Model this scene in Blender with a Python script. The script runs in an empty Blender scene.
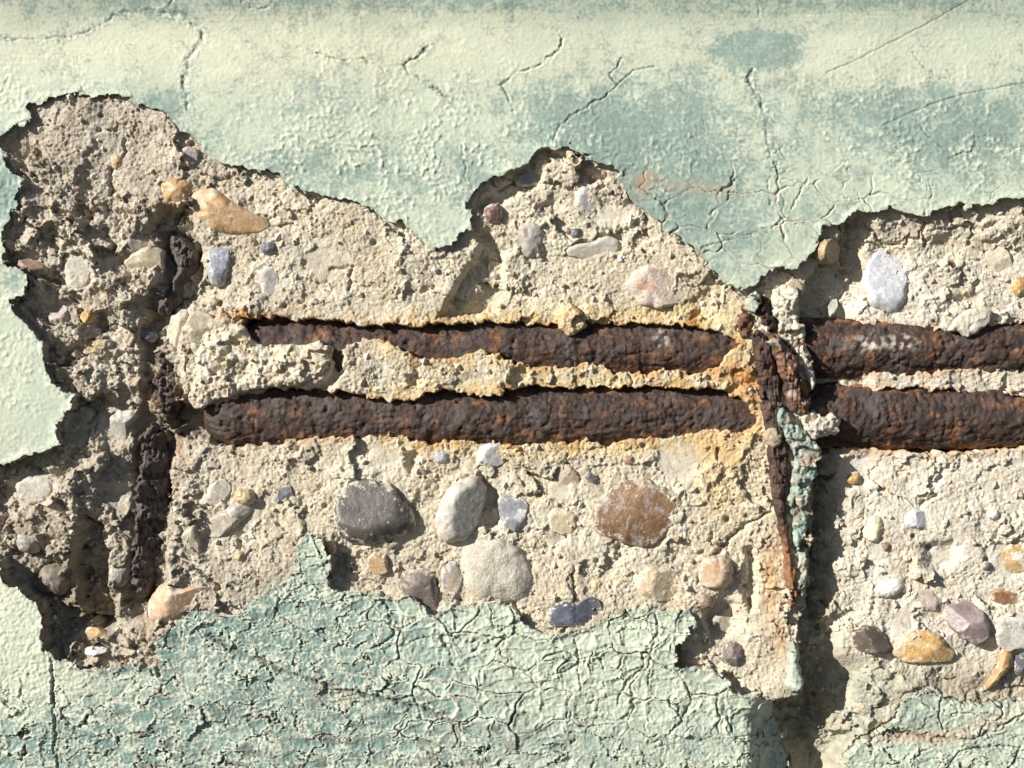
import bpy, math, random
import numpy as np
from mathutils import Vector

# ------------------------------------------------------------------ camera, light, exposure
S = 0.0003            # metres per unit of the wall drawing (one unit = 0.3 mm)
Z0 = 0.95             # height of the middle of the broken patch above the ground
STEP = 0.9            # spacing of the fine relief grid, in units
LENS = 60.0
scene = bpy.context.scene
D = (1024 * LENS / 36.0)
cam_d = bpy.data.cameras.new('camera'); cam = bpy.data.objects.new('camera', cam_d)
scene.collection.objects.link(cam); scene.camera = cam
cam_d.lens = LENS; cam_d.sensor_width = 36.0; cam_d.sensor_fit = 'HORIZONTAL'
cam_d.clip_start = 0.01; cam_d.clip_end = 200
cam.location = (0, -(D - 10) * S, Z0); cam.rotation_euler = (math.radians(90), 0, 0)

LIGHT = Vector((0.82, 0.60, -0.44)).normalized()      # direction the sunlight travels
sun_d = bpy.data.lights.new('sun', 'SUN'); sun = bpy.data.objects.new('sun', sun_d)
scene.collection.objects.link(sun)
sun_d.energy = 5.0; sun_d.angle = math.radians(0.5); sun_d.color = (1.0, 0.955, 0.88)
sun.rotation_euler = LIGHT.to_track_quat('-Z', 'Y').to_euler()
w = bpy.data.worlds.new('World'); scene.world = w; w.use_nodes = True
nt = w.node_tree
sky = nt.nodes.new('ShaderNodeTexSky'); sky.sky_type = 'NISHITA'; sky.sun_disc = False; sky.air_density = 0.7; sky.dust_density = 0.3
sky.sun_elevation = math.asin(-LIGHT.z); sky.sun_rotation = math.atan2(-LIGHT.x, -LIGHT.y)
nt.links.new(sky.outputs[0], nt.nodes['Background'].inputs[0])
nt.nodes['Background'].inputs[1].default_value = 0.05
vs = scene.view_settings
vs.view_transform = 'Standard'; vs.look = 'None'; vs.exposure = 0.56; vs.gamma = 1
vs.use_curve_mapping = False

rnd = random.Random(7)
C = scene.collection

# ------------------------------------------------------------------ numeric helpers
def _hash(ix, iy, seed):
    h = (ix.astype(np.int64) * 374761393 + iy.astype(np.int64) * 668265263 + seed * 974634777) & 0x7fffffff
    h = ((h ^ (h >> 13)) * 1274126177) & 0x7fffffff
    h = (h ^ (h >> 16)) & 0x7fffffff
    return h
def rand2(ix, iy, seed):
    return (_hash(ix, iy, seed) & 0xffff).astype(np.float32) / 65535.0
GA = np.arange(256) / 256.0 * 2 * np.pi
GX = np.cos(GA).astype(np.float32); GY = np.sin(GA).astype(np.float32)
def perlin(x, y, seed=0):
    x0 = np.floor(x); y0 = np.floor(y)
    fx = (x - x0).astype(np.float32); fy = (y - y0).astype(np.float32)
    ix = x0.astype(np.int64); iy = y0.astype(np.int64)
    u = fx * fx * fx * (fx * (fx * 6 - 15) + 10); v = fy * fy * fy * (fy * (fy * 6 - 15) + 10)
    def g(dx, dy):
        h = _hash(ix + dx, iy + dy, seed) & 255
        return GX[h] * (fx - dx) + GY[h] * (fy - dy)
    a = g(0, 0); b = g(1, 0); c = g(0, 1); d = g(1, 1)
    ab = a + u * (b - a); cd = c + u * (d - c)
    return (ab + v * (cd - ab)) * 1.45
def fbm(x, y, octv=3, seed=0, gain=0.5):
    t = 0; amp = 1.0; f = 1.0
    for i in range(octv):
        t = t + amp * perlin(x * f + 17.3 * i, y * f + 9.1 * i, seed + i * 13)
        amp *= gain; f *= 2.03
    return t
def voronoi(x, y, seed=0):
    ix = np.floor(x).astype(np.int64); iy = np.floor(y).astype(np.int64)
    f1 = np.full(x.shape, 9.0, np.float32); f2 = f1.copy(); cid = np.zeros(x.shape, np.float32)
    for dx in (-1, 0, 1):
        for dy in (-1, 0, 1):
            jx = ix + dx; jy = iy + dy
            px = jx + 0.12 + 0.76 * rand2(jx, jy, seed); py = jy + 0.12 + 0.76 * rand2(jx, jy, seed + 5)
            d = np.sqrt((px - x) ** 2 + (py - y) ** 2).astype(np.float32)
            new = d < f1
            f2 = np.where(new, f1, np.minimum(f2, d)); cid = np.where(new, rand2(jx, jy, seed + 9), cid)
            f1 = np.where(new, d, f1)
    return f1, f2, cid
def facets(x, y, seed, tilt):
    """broken faces: each cell is a plane with its own level and slope"""
    ix = np.floor(x).astype(np.int64); iy = np.floor(y).astype(np.int64)
    f1 = np.full(x.shape, 9.0, np.float32); f2 = f1.copy(); hh = np.zeros(x.shape, np.float32)
    for dx in (-1, 0, 1):
        for dy in (-1, 0, 1):
            jx = ix + dx; jy = iy + dy
            ex = x - (jx + 0.1 + 0.8 * rand2(jx, jy, seed)); ey = y - (jy + 0.1 + 0.8 * rand2(jx, jy, seed + 5))
            d = np.sqrt(ex * ex + ey * ey).astype(np.float32)
            pl = (rand2(jx, jy, seed + 9) - 0.5) + tilt * ((rand2(jx, jy, seed + 12) - 0.5) * ex + (rand2(jx, jy, seed + 15) - 0.5) * ey)
            new = d < f1
            f2 = np.where(new, f1, np.minimum(f2, d)); hh = np.where(new, pl, hh); f1 = np.where(new, d, f1)
    return hh.astype(np.float32), f2 - f1
def ss(a, b, x):
    t = np.clip((x - a) / (b - a), 0, 1); return t * t * (3 - 2 * t)
def sd_poly(px, py, poly):
    """signed distance, negative inside"""
    p = np.asarray(poly, np.float32); n = len(p)
    d = np.full(px.shape, 1e12, np.float32); inside = np.zeros(px.shape, bool)
    for i in range(n):
        ax, ay = p[i]; bx, by = p[(i + 1) % n]
        ex = bx - ax; ey = by - ay
        wx = px - ax; wy = py - ay
        t = np.clip((wx * ex + wy * ey) / max(ex * ex + ey * ey, 1e-9), 0, 1)
        d = np.minimum(d, (wx - ex * t) ** 2 + (wy - ey * t) ** 2)
        if ay != by:
            c = ((ay > py) != (by > py)) & (px < (bx - ax) * (py - ay) / (by - ay) + ax)
            inside ^= c
    d = np.sqrt(d); return np.where(inside, -d, d)
def sd_line(px, py, line):
    p = np.asarray(line, np.float32); d = np.full(px.shape, 1e12, np.float32); prm = np.zeros(px.shape, np.float32)
    m = len(p) - 1
    for i in range(m):
        ax, ay = p[i]; bx, by = p[i + 1]; ex = bx - ax; ey = by - ay
        wx = px - ax; wy = py - ay
        t = np.clip((wx * ex + wy * ey) / max(ex * ex + ey * ey, 1e-9), 0, 1)
        q = (wx - ex * t) ** 2 + (wy - ey * t) ** 2
        prm = np.where(q < d, (i + t) / m, prm); d = np.minimum(d, q)
    return np.sqrt(d), prm
def blob(x, y, cx, cy, rx, ry, rot=0):
    c, s = math.cos(math.radians(rot)), math.sin(math.radians(rot))
    dx = x - cx; dy = y - cy
    u = (dx * c + dy * s) / rx; v = (-dx * s + dy * c) / ry
    return np.exp(-(u * u + v * v))

# ------------------------------------------------------------------ mesh helpers
def to_world(x, y, h):
    return np.stack([(x - 512) * S, -h * S, (384 - y) * S + Z0], axis=-1)
def make_mesh(name, co, faces, mat, attrs=None, smooth=True, parent=None):
    me = bpy.data.meshes.new(name)
    faces = np.asarray(faces, np.int32); k = faces.shape[1]
    me.vertices.add(len(co)); me.vertices.foreach_set('co', np.ascontiguousarray(co, np.float32).ravel())
    me.loops.add(faces.size); me.loops.foreach_set('vertex_index', faces.ravel())
    me.polygons.add(len(faces)); me.polygons.foreach_set('loop_start', np.arange(0, faces.size, k, dtype=np.int32))
    me.polygons.foreach_set('use_smooth', np.full(len(faces), smooth))
    me.update(calc_edges=True)
    if attrs:
        for kx, v in attrs.items():
            a = me.attributes.new(kx, 'FLOAT', 'POINT'); a.data.foreach_set('value', np.ascontiguousarray(v, np.float32))
    me.materials.append(mat)
    o = bpy.data.objects.new(name, me); C.objects.link(o)
    if parent is not None: o.parent = parent
    return o
def sheet(name, X, Y, H, mask, mat, attrs, thick, parent=None, sd=None, under=0.0):
    """mesh of the grid cells in mask; cells' corners outside sd=0 are pulled onto the outline; rim goes back by thick"""
    ny, nx = X.shape
    used = np.zeros((ny, nx), bool)
    used[:-1, :-1] |= mask; used[1:, :-1] |= mask; used[:-1, 1:] |= mask; used[1:, 1:] |= mask
    idx = np.full((ny, nx), -1, np.int64); idx[used] = np.arange(used.sum())
    xx = X[used].copy(); yy = Y[used].copy(); hh = H[used]
    if sd is not None:
        gy, gx = np.gradient(sd, Y[:, 0], X[0, :])
        s = sd[used]; out = s > 0
        g2 = np.maximum(gx[used] ** 2 + gy[used] ** 2, 0.3)
        mv = np.clip(s, 0, 1.6)
        xx = np.where(out, xx - mv * gx[used] / g2, xx); yy = np.where(out, yy - mv * gy[used] / g2, yy)
    a = idx[:-1, :-1][mask]; b = idx[:-1, 1:][mask]; c = idx[1:, 1:][mask]; d = idx[1:, :-1][mask]
    quads = np.stack([a, d, c, b], 1)
    n0 = used.sum()
    P = np.pad(mask, 1)
    rim = []
    up = P[1:-1, 1:-1] & ~P[:-2, 1:-1]; dn = P[1:-1, 1:-1] & ~P[2:, 1:-1]
    lf = P[1:-1, 1:-1] & ~P[1:-1, :-2]; rt = P[1:-1, 1:-1] & ~P[1:-1, 2:]
    for m, (p, q) in ((up, (idx[:-1, :-1], idx[:-1, 1:])), (dn, (idx[1:, 1:], idx[1:, :-1])),
                      (lf, (idx[1:, :-1], idx[:-1, :-1])), (rt, (idx[:-1, 1:], idx[1:, 1:]))):
        rim.append(np.stack([p[m], q[m]], 1))
    rim = np.concatenate(rim)
    rv = np.unique(rim); rmap = np.full(n0, -1, np.int64); rmap[rv] = n0 + np.arange(len(rv))
    rq = np.stack([rim[:, 0], rim[:, 1], rmap[rim[:, 1]], rmap[rim[:, 0]]], 1)
    # the back of the rim, set a little inside the outline
    bx = xx[rv].copy(); by = yy[rv].copy()
    if sd is not None and under:
        bx -= under * gx[used][rv]; by -= under * gy[used][rv]
    co = to_world(np.concatenate([xx, bx]), np.concatenate([yy, by]), np.concatenate([hh, hh[rv] - thick]))
    at = {k: np.concatenate([v[used], v[used][rv]]) for k, v in (attrs or {}).items()}
    return make_mesh(name, co, np.concatenate([quads, rq]), mat, at, True, parent)

def tag(o, label=None, cat=None, group=None, kind=None):
    if label: o['label'] = label
    if cat: o['category'] = cat
    if group: o['group'] = group
    if kind: o['kind'] = kind
    return o
def empty(name, x, y, h=0):
    o = bpy.data.objects.new(name, None); C.objects.link(o)
    o.location = to_world(np.float64(x), np.float64(y), np.float64(h)); o.empty_display_size = 0.01
    return o
def adopt(child, parent):
    bpy.context.view_layer.update()
    child.parent = parent
    child.matrix_parent_inverse = parent.matrix_world.inverted()

# ------------------------------------------------------------------ materials
def lin(r, g, b):
    f = lambda c: (c / 255 / 12.92) if c / 255 <= 0.04045 else ((c / 255 + 0.055) / 1.055) ** 2.4
    return (f(r), f(g), f(b), 1)
class NT:
    def __init__(self, name):
        self.m = bpy.data.materials.new(name); self.m.use_nodes = True
        self.t = self.m.node_tree; self.b = self.t.nodes['Principled BSDF']
        self.co = self.t.nodes.new('ShaderNodeTexCoord').outputs['Object']
    def link(self, a, b): self.t.links.new(a, b)
    def noise(self, size, detail=4, rough=0.55, dist=0.0, off=None):
        n = self.t.nodes.new('ShaderNodeTexNoise'); n.inputs['Scale'].default_value = 1 / (size * S)
        n.inputs['Detail'].default_value = detail; n.inputs['Roughness'].default_value = rough
        n.inputs['Distortion'].default_value = dist
        src = self.co
        if off is not None:
            a = self.t.nodes.new('ShaderNodeVectorMath'); a.operation = 'ADD'; a.inputs[1].default_value = off
            self.link(self.co, a.inputs[0]); src = a.outputs[0]
        self.link(src, n.inputs['Vector']); return n.outputs['Fac']
    def voro(self, size, out='Distance', off=None):
        n = self.t.nodes.new('ShaderNodeTexVoronoi'); n.inputs['Scale'].default_value = 1 / (size * S)
        self.link(self.co, n.inputs['Vector']); return n.outputs[out]
    def ramp(self, fac, stops, interp='LINEAR'):
        r = self.t.nodes.new('ShaderNodeValToRGB'); r.color_ramp.interpolation = interp
        e = r.color_ramp.elements
        while len(e) < len(stops): e.new(0.5)
        for el, (p, c) in zip(e, stops):
            el.position = p; el.color = c if isinstance(c, tuple) else (c, c, c, 1)
        self.link(fac, r.inputs[0]); return r.outputs[0]
    def mix(self, fac, a, b, mode='MIX'):
        n = self.t.nodes.new('ShaderNodeMix'); n.data_type = 'RGBA'; n.blend_type = mode
        for v, s in ((fac, n.inputs[0]), (a, n.inputs[6]), (b, n.inputs[7])):
            if isinstance(v, (int, float, tuple)): s.default_value = v
            else: self.link(v, s)
        return n.outputs[2]
    def math(self, op, a, b=0.0, clamp=False):
        n = self.t.nodes.new('ShaderNodeMath'); n.operation = op; n.use_clamp = clamp
        for v, s in ((a, n.inputs[0]), (b, n.inputs[1])):
            if isinstance(v, (int, float)): s.default_value = v
            else: self.link(v, s)
        return n.outputs[0]
    def attr(self, name):
        n = self.t.nodes.new('ShaderNodeAttribute'); n.attribute_name = name; return n.outputs['Fac']
    def bump(self, h, strength, dist):
        n = self.t.nodes.new('ShaderNodeBump'); n.inputs['Strength'].default_value = strength
        n.inputs['Distance'].default_value = dist * S
        self.link(h, n.inputs['Height']); self.link(n.outputs[0], self.b.inputs['Normal'])
    def done(self, col, rough=0.8, spec=0.3):
        self.link(col, self.b.inputs['Base Color'])
        if isinstance(rough, float): self.b.inputs['Roughness'].default_value = rough
        else: self.link(rough, self.b.inputs['Roughness'])
        self.b.inputs['Specular IOR Level'].default_value = spec
        return self.m

def concrete_mat():
    n = NT('weathered_concrete')
    base = n.ramp(n.noise(60, 3), [(0.3, (0.50, 0.435, 0.32, 1)), (0.55, (0.585, 0.53, 0.41, 1)), (0.75, (0.66, 0.61, 0.49, 1))])
    grey = n.ramp(n.noise(40, 3, off=(3, 1, 2)), [(0.3, (0.38, 0.335, 0.27, 1)), (0.7, (0.52, 0.47, 0.39, 1))])
    c = n.mix(n.attr('grey'), base, grey)
    white = n.ramp(n.noise(25, 3, off=(9, 1, 2)), [(0.3, (0.60, 0.555, 0.48, 1)), (0.7, (0.72, 0.685, 0.62, 1))])
    c = n.mix(n.attr('white'), c, white)
    yel = n.ramp(n.noise(20, 4, off=(5, 5, 2)), [(0.3, (0.58, 0.42, 0.19, 1)), (0.7, (0.67, 0.56, 0.34, 1))])
    c = n.mix(n.attr('yellow'), c, yel)
    # sand grains of several colours
    gr = n.voro(3.4, 'Color')
    sep = n.t.nodes.new('ShaderNodeSeparateColor'); n.link(gr, sep.inputs[0])
    c = n.mix(n.ramp(sep.outputs[0], [(0.0, 0.4), (0.07, 0.3), (0.10, 0.0), (1, 0.0)]), c, (0.24, 0.17, 0.11, 1))
    c = n.mix(n.ramp(sep.outputs[1], [(0.0, 0.0), (0.90, 0.0), (0.94, 0.35), (1, 0.4)]), c, (0.74, 0.70, 0.62, 1))
    c = n.mix(n.ramp(sep.outputs[2], [(0.0, 0.0), (0.94, 0.0), (0.97, 0.3), (1, 0.4)]), c, (0.52, 0.36, 0.18, 1))
    v = n.ramp(n.noise(5, 3, 0.7, off=(1, 7, 2)), [(0.3, 0.78), (0.7, 1.0)])
    c = n.mix(0.55, c, v, 'MULTIPLY')
    rust = n.ramp(n.noise(9, 4, 0.65), [(0.25, (0.20, 0.075, 0.025, 1)), (0.5, (0.46, 0.25, 0.09, 1)), (0.75, (0.60, 0.40, 0.19, 1))])
    c = n.mix(n.attr('rust'), c, rust)
    dirt_shade = n.ramp(n.noise(7, 4, 0.65), [(0.3, (0.10, 0.085, 0.06, 1)), (0.7, (0.26, 0.23, 0.17, 1))])
    c = n.mix(n.attr('dirt_shade'), c, dirt_shade)
    gre = n.ramp(n.noise(14, 4, 0.65), [(0.3, (0.25, 0.255, 0.20, 1)), (0.7, (0.46, 0.45, 0.36, 1))])
    c = n.mix(n.attr('green'), c, gre)
    n.bump(n.noise(2.2, 3, 0.7), 0.6, 1.6)
    return n.done(c, 0.92, 0.15)
def paint_mat():
    n = NT('flaking_masonry_paint')
    pale = n.ramp(n.noise(35, 4, 0.6), [(0.3, (0.465, 0.53, 0.42, 1)), (0.7, (0.555, 0.605, 0.475, 1))])
    cream = n.ramp(n.noise(22, 4, 0.6, off=(4, 2, 0)), [(0.3, (0.585, 0.58, 0.435, 1)), (0.7, (0.66, 0.645, 0.495, 1))])
    teal = n.ramp(n.noise(18, 4, 0.65, off=(1, 2, 6)), [(0.3, (0.155, 0.24, 0.215, 1)), (0.7, (0.24, 0.335, 0.295, 1))])
    c = n.mix(n.attr('cream'), pale, cream)
    c = n.mix(n.attr('teal'), c, teal)
    sp = n.ramp(n.noise(4.5, 3, 0.7, off=(2, 2, 2)), [(0.32, 0.84), (0.6, 1.0)])
    c = n.mix(0.6, c, sp, 'MULTIPLY')
    c = n.mix(n.attr('stain'), c, n.ramp(n.noise(8, 4, 0.7), [(0.3, (0.30, 0.16, 0.10, 1)), (0.7, (0.50, 0.40, 0.30, 1))]))
    c = n.mix(n.attr('dirt_shade'), c, n.ramp(n.noise(6, 3, 0.7), [(0.3, (0.045, 0.04, 0.03, 1)), (0.7, (0.17, 0.15, 0.11, 1))]))
    n.bump(n.noise(2.4, 3, 0.65), 0.14, 1.2)
    return n.done(c, n.ramp(n.noise(30, 3), [(0.3, 0.5), (0.7, 0.72)]), 0.35)
def rust_mat(name, warm=0.0, off=(0, 0, 0), grey=0.5):
    n = NT(name)
    c = n.ramp(n.noise(11, 6, 0.72, 0.3, off=off), [(0.30, (0.013, 0.009, 0.009, 1)), (0.46, (0.044, 0.027, 0.021, 1)),
               (0.62, (0.080, 0.048, 0.033, 1)), (0.80, (0.15, 0.085, 0.05, 1))])
    gv = 0.095 + 0.06 * max(0, grey - 0.5) * 2
    c = n.mix(n.ramp(n.noise(26, 4, 0.6, off=(3, 3, 1)), [(0.52 - 0.4 * (grey - 0.5), 0.0), (0.66 - 0.4 * (grey - 0.5), 0.6)]), c, (gv, gv * 0.84, gv * 0.80, 1))
    o = n.ramp(n.noise(15, 6, 0.75, 0.5, off=(7, 2, 1)), [(0.63 - 0.13 * warm, 0.0), (0.78 - 0.13 * warm, 0.6)])
    oc = n.ramp(n.noise(5, 3, 0.6), [(0.3, (0.15, 0.05, 0.02, 1)), (0.7, (0.40, 0.19, 0.08, 1))])
    c = n.mix(o, c, oc)
    c = n.mix(n.ramp(n.noise(4, 4, 0.8, off=(9, 9, 1)), [(0.64, 0.0), (0.74, 0.45)]), c, (0.34, 0.27, 0.22, 1))
    c = n.mix(n.attr('rust'), c, oc)
    c = n.mix(n.attr('white'), c, (0.6, 0.52, 0.44, 1))
    n.bump(n.noise(3.5, 4, 0.75, off=off), 0.7, 2.5)
    return n.done(c, n.ramp(n.noise(6, 3), [(0.35, 0.38), (0.65, 0.75)]), 0.4)
def stone_mat(name, c1, c2, c3=None, size=14, rough=0.45, bump=0.25, crust=0.25, off=0.0, spec=0.5):
    n = NT(name); o = (off * 1.37, off * 0.61, off * 2.1)
    c = n.ramp(n.noise(size, 4, 0.6, 0.4, off=o), [(0.36, c1), (0.64, c2)])
    if c3: c = n.mix(n.ramp(n.noise(size * 0.8, 4, 0.65, 0.8, off=(o[1], o[0], 3)), [(0.52, 0.0), (0.60, 0.9)]), c, c3)
    c = n.mix(0.75, c, n.ramp(n.noise(7, 6, 0.75, 1.0, off=o), [(0.3, 0.62), (0.5, 0.95), (0.7, 1.25)]), 'MULTIPLY')
    c = n.mix(n.ramp(n.noise(2.4, 4, 0.75, off=o), [(0.45, 0.0), (0.75, 0.5)]), c, (0.07, 0.055, 0.045, 1))
    c = n.mix(n.ramp(n.noise(3.4, 5, 0.8, off=(o[2], o[1], 5)), [(0.60, 0.0), (0.72, 0.28)]), c, (0.58, 0.53, 0.46, 1))
    # cement film still clinging in patches
    k = n.ramp(n.math('ADD', n.noise(8, 5, 0.78, off=(o[2], 2, o[0])), n.math('MULTIPLY', n.attr('rim'), 0.13)), [(0.63 - 0.17 * crust, 0.0), (0.68 - 0.17 * crust, 0.9)])
    c = n.mix(k, c, n.ramp(n.noise(3, 2), [(0.3, (0.44, 0.39, 0.31, 1)), (0.7, (0.64, 0.59, 0.49, 1))]))
    n.bump(n.mix(0.5, n.noise(3.0, 4, 0.65, off=o), n.noise(9, 2, 0.5, off=o)), bump * 1.6, 2.4)
    r = n.mix(k, (rough, rough, rough, 1), (0.9, 0.9, 0.9, 1))
    return n.done(c, r, spec)

M_CONC = concrete_mat(); M_PAINT = paint_mat()
M_BAR = rust_mat('bar_rust', 0.0); M_BAR2 = rust_mat('bar_rust_lower', 0.15, (2, 5, 1))
M_SCALE = rust_mat('stirrup_rust', 0.45, (5, 1, 8)); M_GREY = rust_mat('grey_rust', -0.3, (4, 3, 8), 0.9); M_ORANGE = rust_mat('orange_rust', 1.7, (8, 1, 3))

# ------------------------------------------------------------------ outlines (in wall units: x across, y down)
UP_EDGE = [(0,142),(12,131),(20,127),(30,126),(34,118),(29,110),(31,106),(44,105),(52,100),(62,97.5),(75,97),(88,97),(96,100),(105,99),(111,97),
 (120,98),(134,102),(148,109),(160,114),(173,121),(180,127),(185,133),(192,134),(199.5,142),(203,153),(211,159),(222,165),(231,168),(244,171),
 (258,171),(268,170),(278,177),(293,187),(309,193),(324.5,197),(342,200),(360,204),(375,210),(385,219),(399,223),(411,230),(419,237),(430,247),
 (450,247),(456,243),(458,236),(465,232.5),(473,231.5),(471,222),(469,208),(468,200),(475,192),(483,184),(493,178),(502.5,177),(508,171),(520,169),
 (530,163),(536,155),(543.5,149.5),(552,150.5),(556,148.5),(569,148.5),(581,153),(593,161),(604,170),(618,171),(618,183),(626,192.5),(636,206),
 (649,216),(659,224),(663,233.5),(675,235.5),(688,245),(700,256),(708,266),(720,282),(725,288.4),(745,289),(753,285.5),(760.5,278),(772,270),
 (784,269),(796,268),(805.5,259),(815,248),(819,237),(821,227),(833,228),(844.5,222),(850,217),(854,214),(870,213.5),(882,211),(895,211),
 (903,212),(913,216),(924,217.6),(929,214.5),(937,209.6),(950,209),(959,206),(967,209),(978.6,207),(988,206),(996,201.6),(1009,201),(1024,199)]
UPPER = [(-2600,-2600),(-2600,150),(-40,150),(-18,146)] + UP_EDGE + [(1060,204),(1100,230),(1140,300),(1150,420),(1160,560),(1180,688),(3600,688),(3600,-2600)]
LEFT = [(-2600,152),(-40,153),(0,152),(6,154),(9,162),(14,174),(19.5,178),(27,180.6),(23.4,189),(19.5,201),(16.6,217),(8,230),(6,245),(5,263),(14,266),
 (27,271),(29,278.6),(28,292),(25,298),(12,300),(15,310),(25,319.6),(37,333),(45,345),(47,360),(52,371.5),(53,382),(60.5,387),(68,392),(78,392),
 (78,396),(74,403),(73,410.5),(66,417),(59.6,422),(57.6,432),(58.6,440),(60.5,446),(47,450.6),(35,453.5),(23,457),(12,462),(0,465),(-25,475),(-60,500),(-90,518),(-2600,518)]
LOWER = [(-2600,520),(-90,520),(-50,535),(-20,548),(0,561),(4,572),(7,581.6),(17.6,585.5),(29,593),(39,603),(47,615),(47,626),(43,630),(44,638),(48,648),(55,654),
 (60.5,658),(74,660),(82,663.5),(90,667),(103.5,667),(117,663.5),(125,662.5),(137,662.5),(152,665.5),(160,665.5),(159,654),(154,644),(162,638),
 (172,630),(185,615),(199,609),(217,611),(222.5,617),(238,615),(246,607),(254,596),(265.5,592),(271,584),(281,582),(289,580),(291,574),(297,568),
 (299,559),(298,547),(301,539),(308,532),(322,533),(326,543),(332,557),(333,568),(324,576),(332,584),(342,589),(352,589),(365,591),(381,596),(395,598),
 (406,596),(412,596),(424,605),(428,613),(438,611),(445.5,603.5),(459,602.5),(477,605.5),(484.5,600),(496,601.5),(508,607),(520,615),(524,622),
 (532,625.5),(543,631),(563,631),(573,625.5),(584.5,629),(596,626),(598,619.6),(606,616),(621.5,610),(637,606),(653,604),(661,610),(672,610),
 (684,608),(692,610),(698,618),(696,625.5),(686,626),(687,634),(677,645),(672,663),(679.5,668),(693,666),(707,664),(718.6,672),(726,678),(728,686.5),
 (732,690),(744,691),(757.6,693),(769,697),(777,712),(782,730),(790,768),(800,860),(830,1000),(830,3400),(-2600,3400)]
LOWRIGHT = [(902,701),(910,692),(937,691),(941,698),(957,700),(976,706),(996,704),(1008,700),(1024,702),(1080,694),(1180,690),(3600,690),(3600,3400),(832,3400),(832,1000),
 (836,860),(839,790),(846,764),(855,748),(868,738),(884,729),(898,718)]
BAR_U1 = [(243,318),(258,318),(300,319),(340,320.5),(373,326),(407,326.5),(434,325.5),(457,324),(501,324),(541,325.5),(589,323),(618,324),(649,325),(677,326),(696,327),
 (716,331),(739,342.5),(727.5,356),(720,366),(708,371),(688.5,373),(680,370),(649,371),(634,373),(618,373),(604,366),(585,362),(563,365),(541,366.5),
 (508,359),(484,349),(458,356),(437,361),(420,357),(407,351),(390,342),(373,337),(355,341),(340,350),(330,350),(270,348),(252,342)]
BAR_L1 = [(204,424),(213,412),(221,405),(235,399.5),(254,393.7),(272,390),(289,391),(305,391),(313,387),(328,392),(346,393),(356,392),(365.5,397.6),(375,400.5),(389,400),
 (418,401),(426,395),(438,392),(454,391),(469,395),(485,397),(500,393),(512,389),(526,386),(555,388),(599,389),(634,387.4),(665,388),(710,388),(724,393),
 (739,399),(748,407),(757,419),(751,428),(740,430.5),(725,431),(706,430),(684,434.6),(665,437.6),(649,435.6),(626,440.5),(612,445.4),(598,443.4),(587,438.6),
 (575,443.4),(540,443.4),(516,444),(497,443),(469,441),(454,439),(432,444),(411,438),(389,434),(360,436),(317,437.6),(297,438.6),(278,443.5),(258,445),
 (239,446),(223,445),(209,437)]
BAR_U2 = [(813,329),(848,325.5),(895,327),(915,332),(942,330.6),(969,332),(989,327),(1024,324),(1130,322),(1130,369),(1024,369),(982,366),(935,371),(895,374),(881,372.6),(831,371),(812,366)]
BAR_L2 = [(810,400),(824.5,394.5),(848,391),(915,389),(949,391),(975,396),(996,399.5),(1024,396),(1130,394),(1130,446),(1024,446.5),(996,451.5),(949,453),(895,451.5),(861,448),(835,447),(812,440)]
CLIFF = [(853,216),(842,232),(818,266),(803,290),(800,320),(808,345),(812,400),(814,440),(813,520),(809,560),(808,600),(800,622),(799,660),(803,694),(775,703),(772,720),(786,768),
 (796,860),(826,1000),(826,3400),(3600,3400),(3600,216)]
STIRRUP_PATH = [(172,226),(184,252),(176,285),(163,312),(158,345),(163,385),(152,425),(150,480),(149,540),(143,600)]

# ------------------------------------------------------------------ the relief grid
fx = np.arange(-8, 1032.01, STEP); fy = np.arange(-8, 776.01, STEP)
def axis(f, hi):
    lo_m = np.arange(-220, -8.5, 4.0); hi_m = np.arange(f[-1] + 4, hi + 220, 4.0)
    far_lo = np.array([-2500, -1800, -1200, -800, -500, -350, -270]); far_hi = np.array([50, 130, 260, 500, 900, 1500, 2200]) + hi_m[-1]
    return np.concatenate([far_lo, lo_m, f, hi_m, far_hi]).astype(np.float32)
AX = axis(fx, 1024); AY = axis(fy, 768)
X, Y = np.meshgrid(AX, AY)
FAR = 1 - ss(220, 300, np.maximum(np.maximum(-X, X - 1024), np.maximum(-Y, Y - 768)))   # relief fades out on the plain wall further off

w1 = fbm(X / 16, Y / 16, 3, 11); w2 = fbm(X / 16, Y / 16, 3, 47)
f1 = perlin(X / 3.2, Y / 3.2, 71); f2 = perlin(X / 3.2, Y / 3.2, 83)
chipA = facets(X / 13 + 0.4 * w1, Y / 11 + 0.4 * w2, 131, 2.0)[0]; chipB = facets(X / 6 + 0.4 * w2, Y / 6 + 0.4 * w1, 137, 2.0)[0]
XW = X + 1.8 * w1 + 1.0 * f1 + 3.2 * chipA + 1.6 * chipB; YW = Y + 1.8 * w2 + 1.0 * f2 - 2.8 * chipA + 1.6 * chipB            # for paint edges
XC = X + 3.2 * w2 + 1.2 * f2; YC = Y + 3.2 * w1 + 1.2 * f1            # for concrete edges

sdU = sd_poly(XW, YW, UPPER); sdL = sd_poly(XW, YW, LEFT); sdB = sd_poly(XW, YW, LOWER); sdR = sd_poly(XW, YW, LOWRIGHT)
sdP = np.minimum(np.minimum(sdU, sdL), np.minimum(sdB, sdR))
XE = XC + 2.2 * perlin(X / 7, Y / 7, 121); YE = YC + 2.2 * perlin(X / 7, Y / 7, 123)
sdBar = np.minimum(np.minimum(sd_poly(XE, YE, BAR_U1), sd_poly(XE, YE, BAR_L1)), np.minimum(sd_poly(XE, YE, BAR_U2), sd_poly(XE, YE, BAR_L2)))

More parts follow.
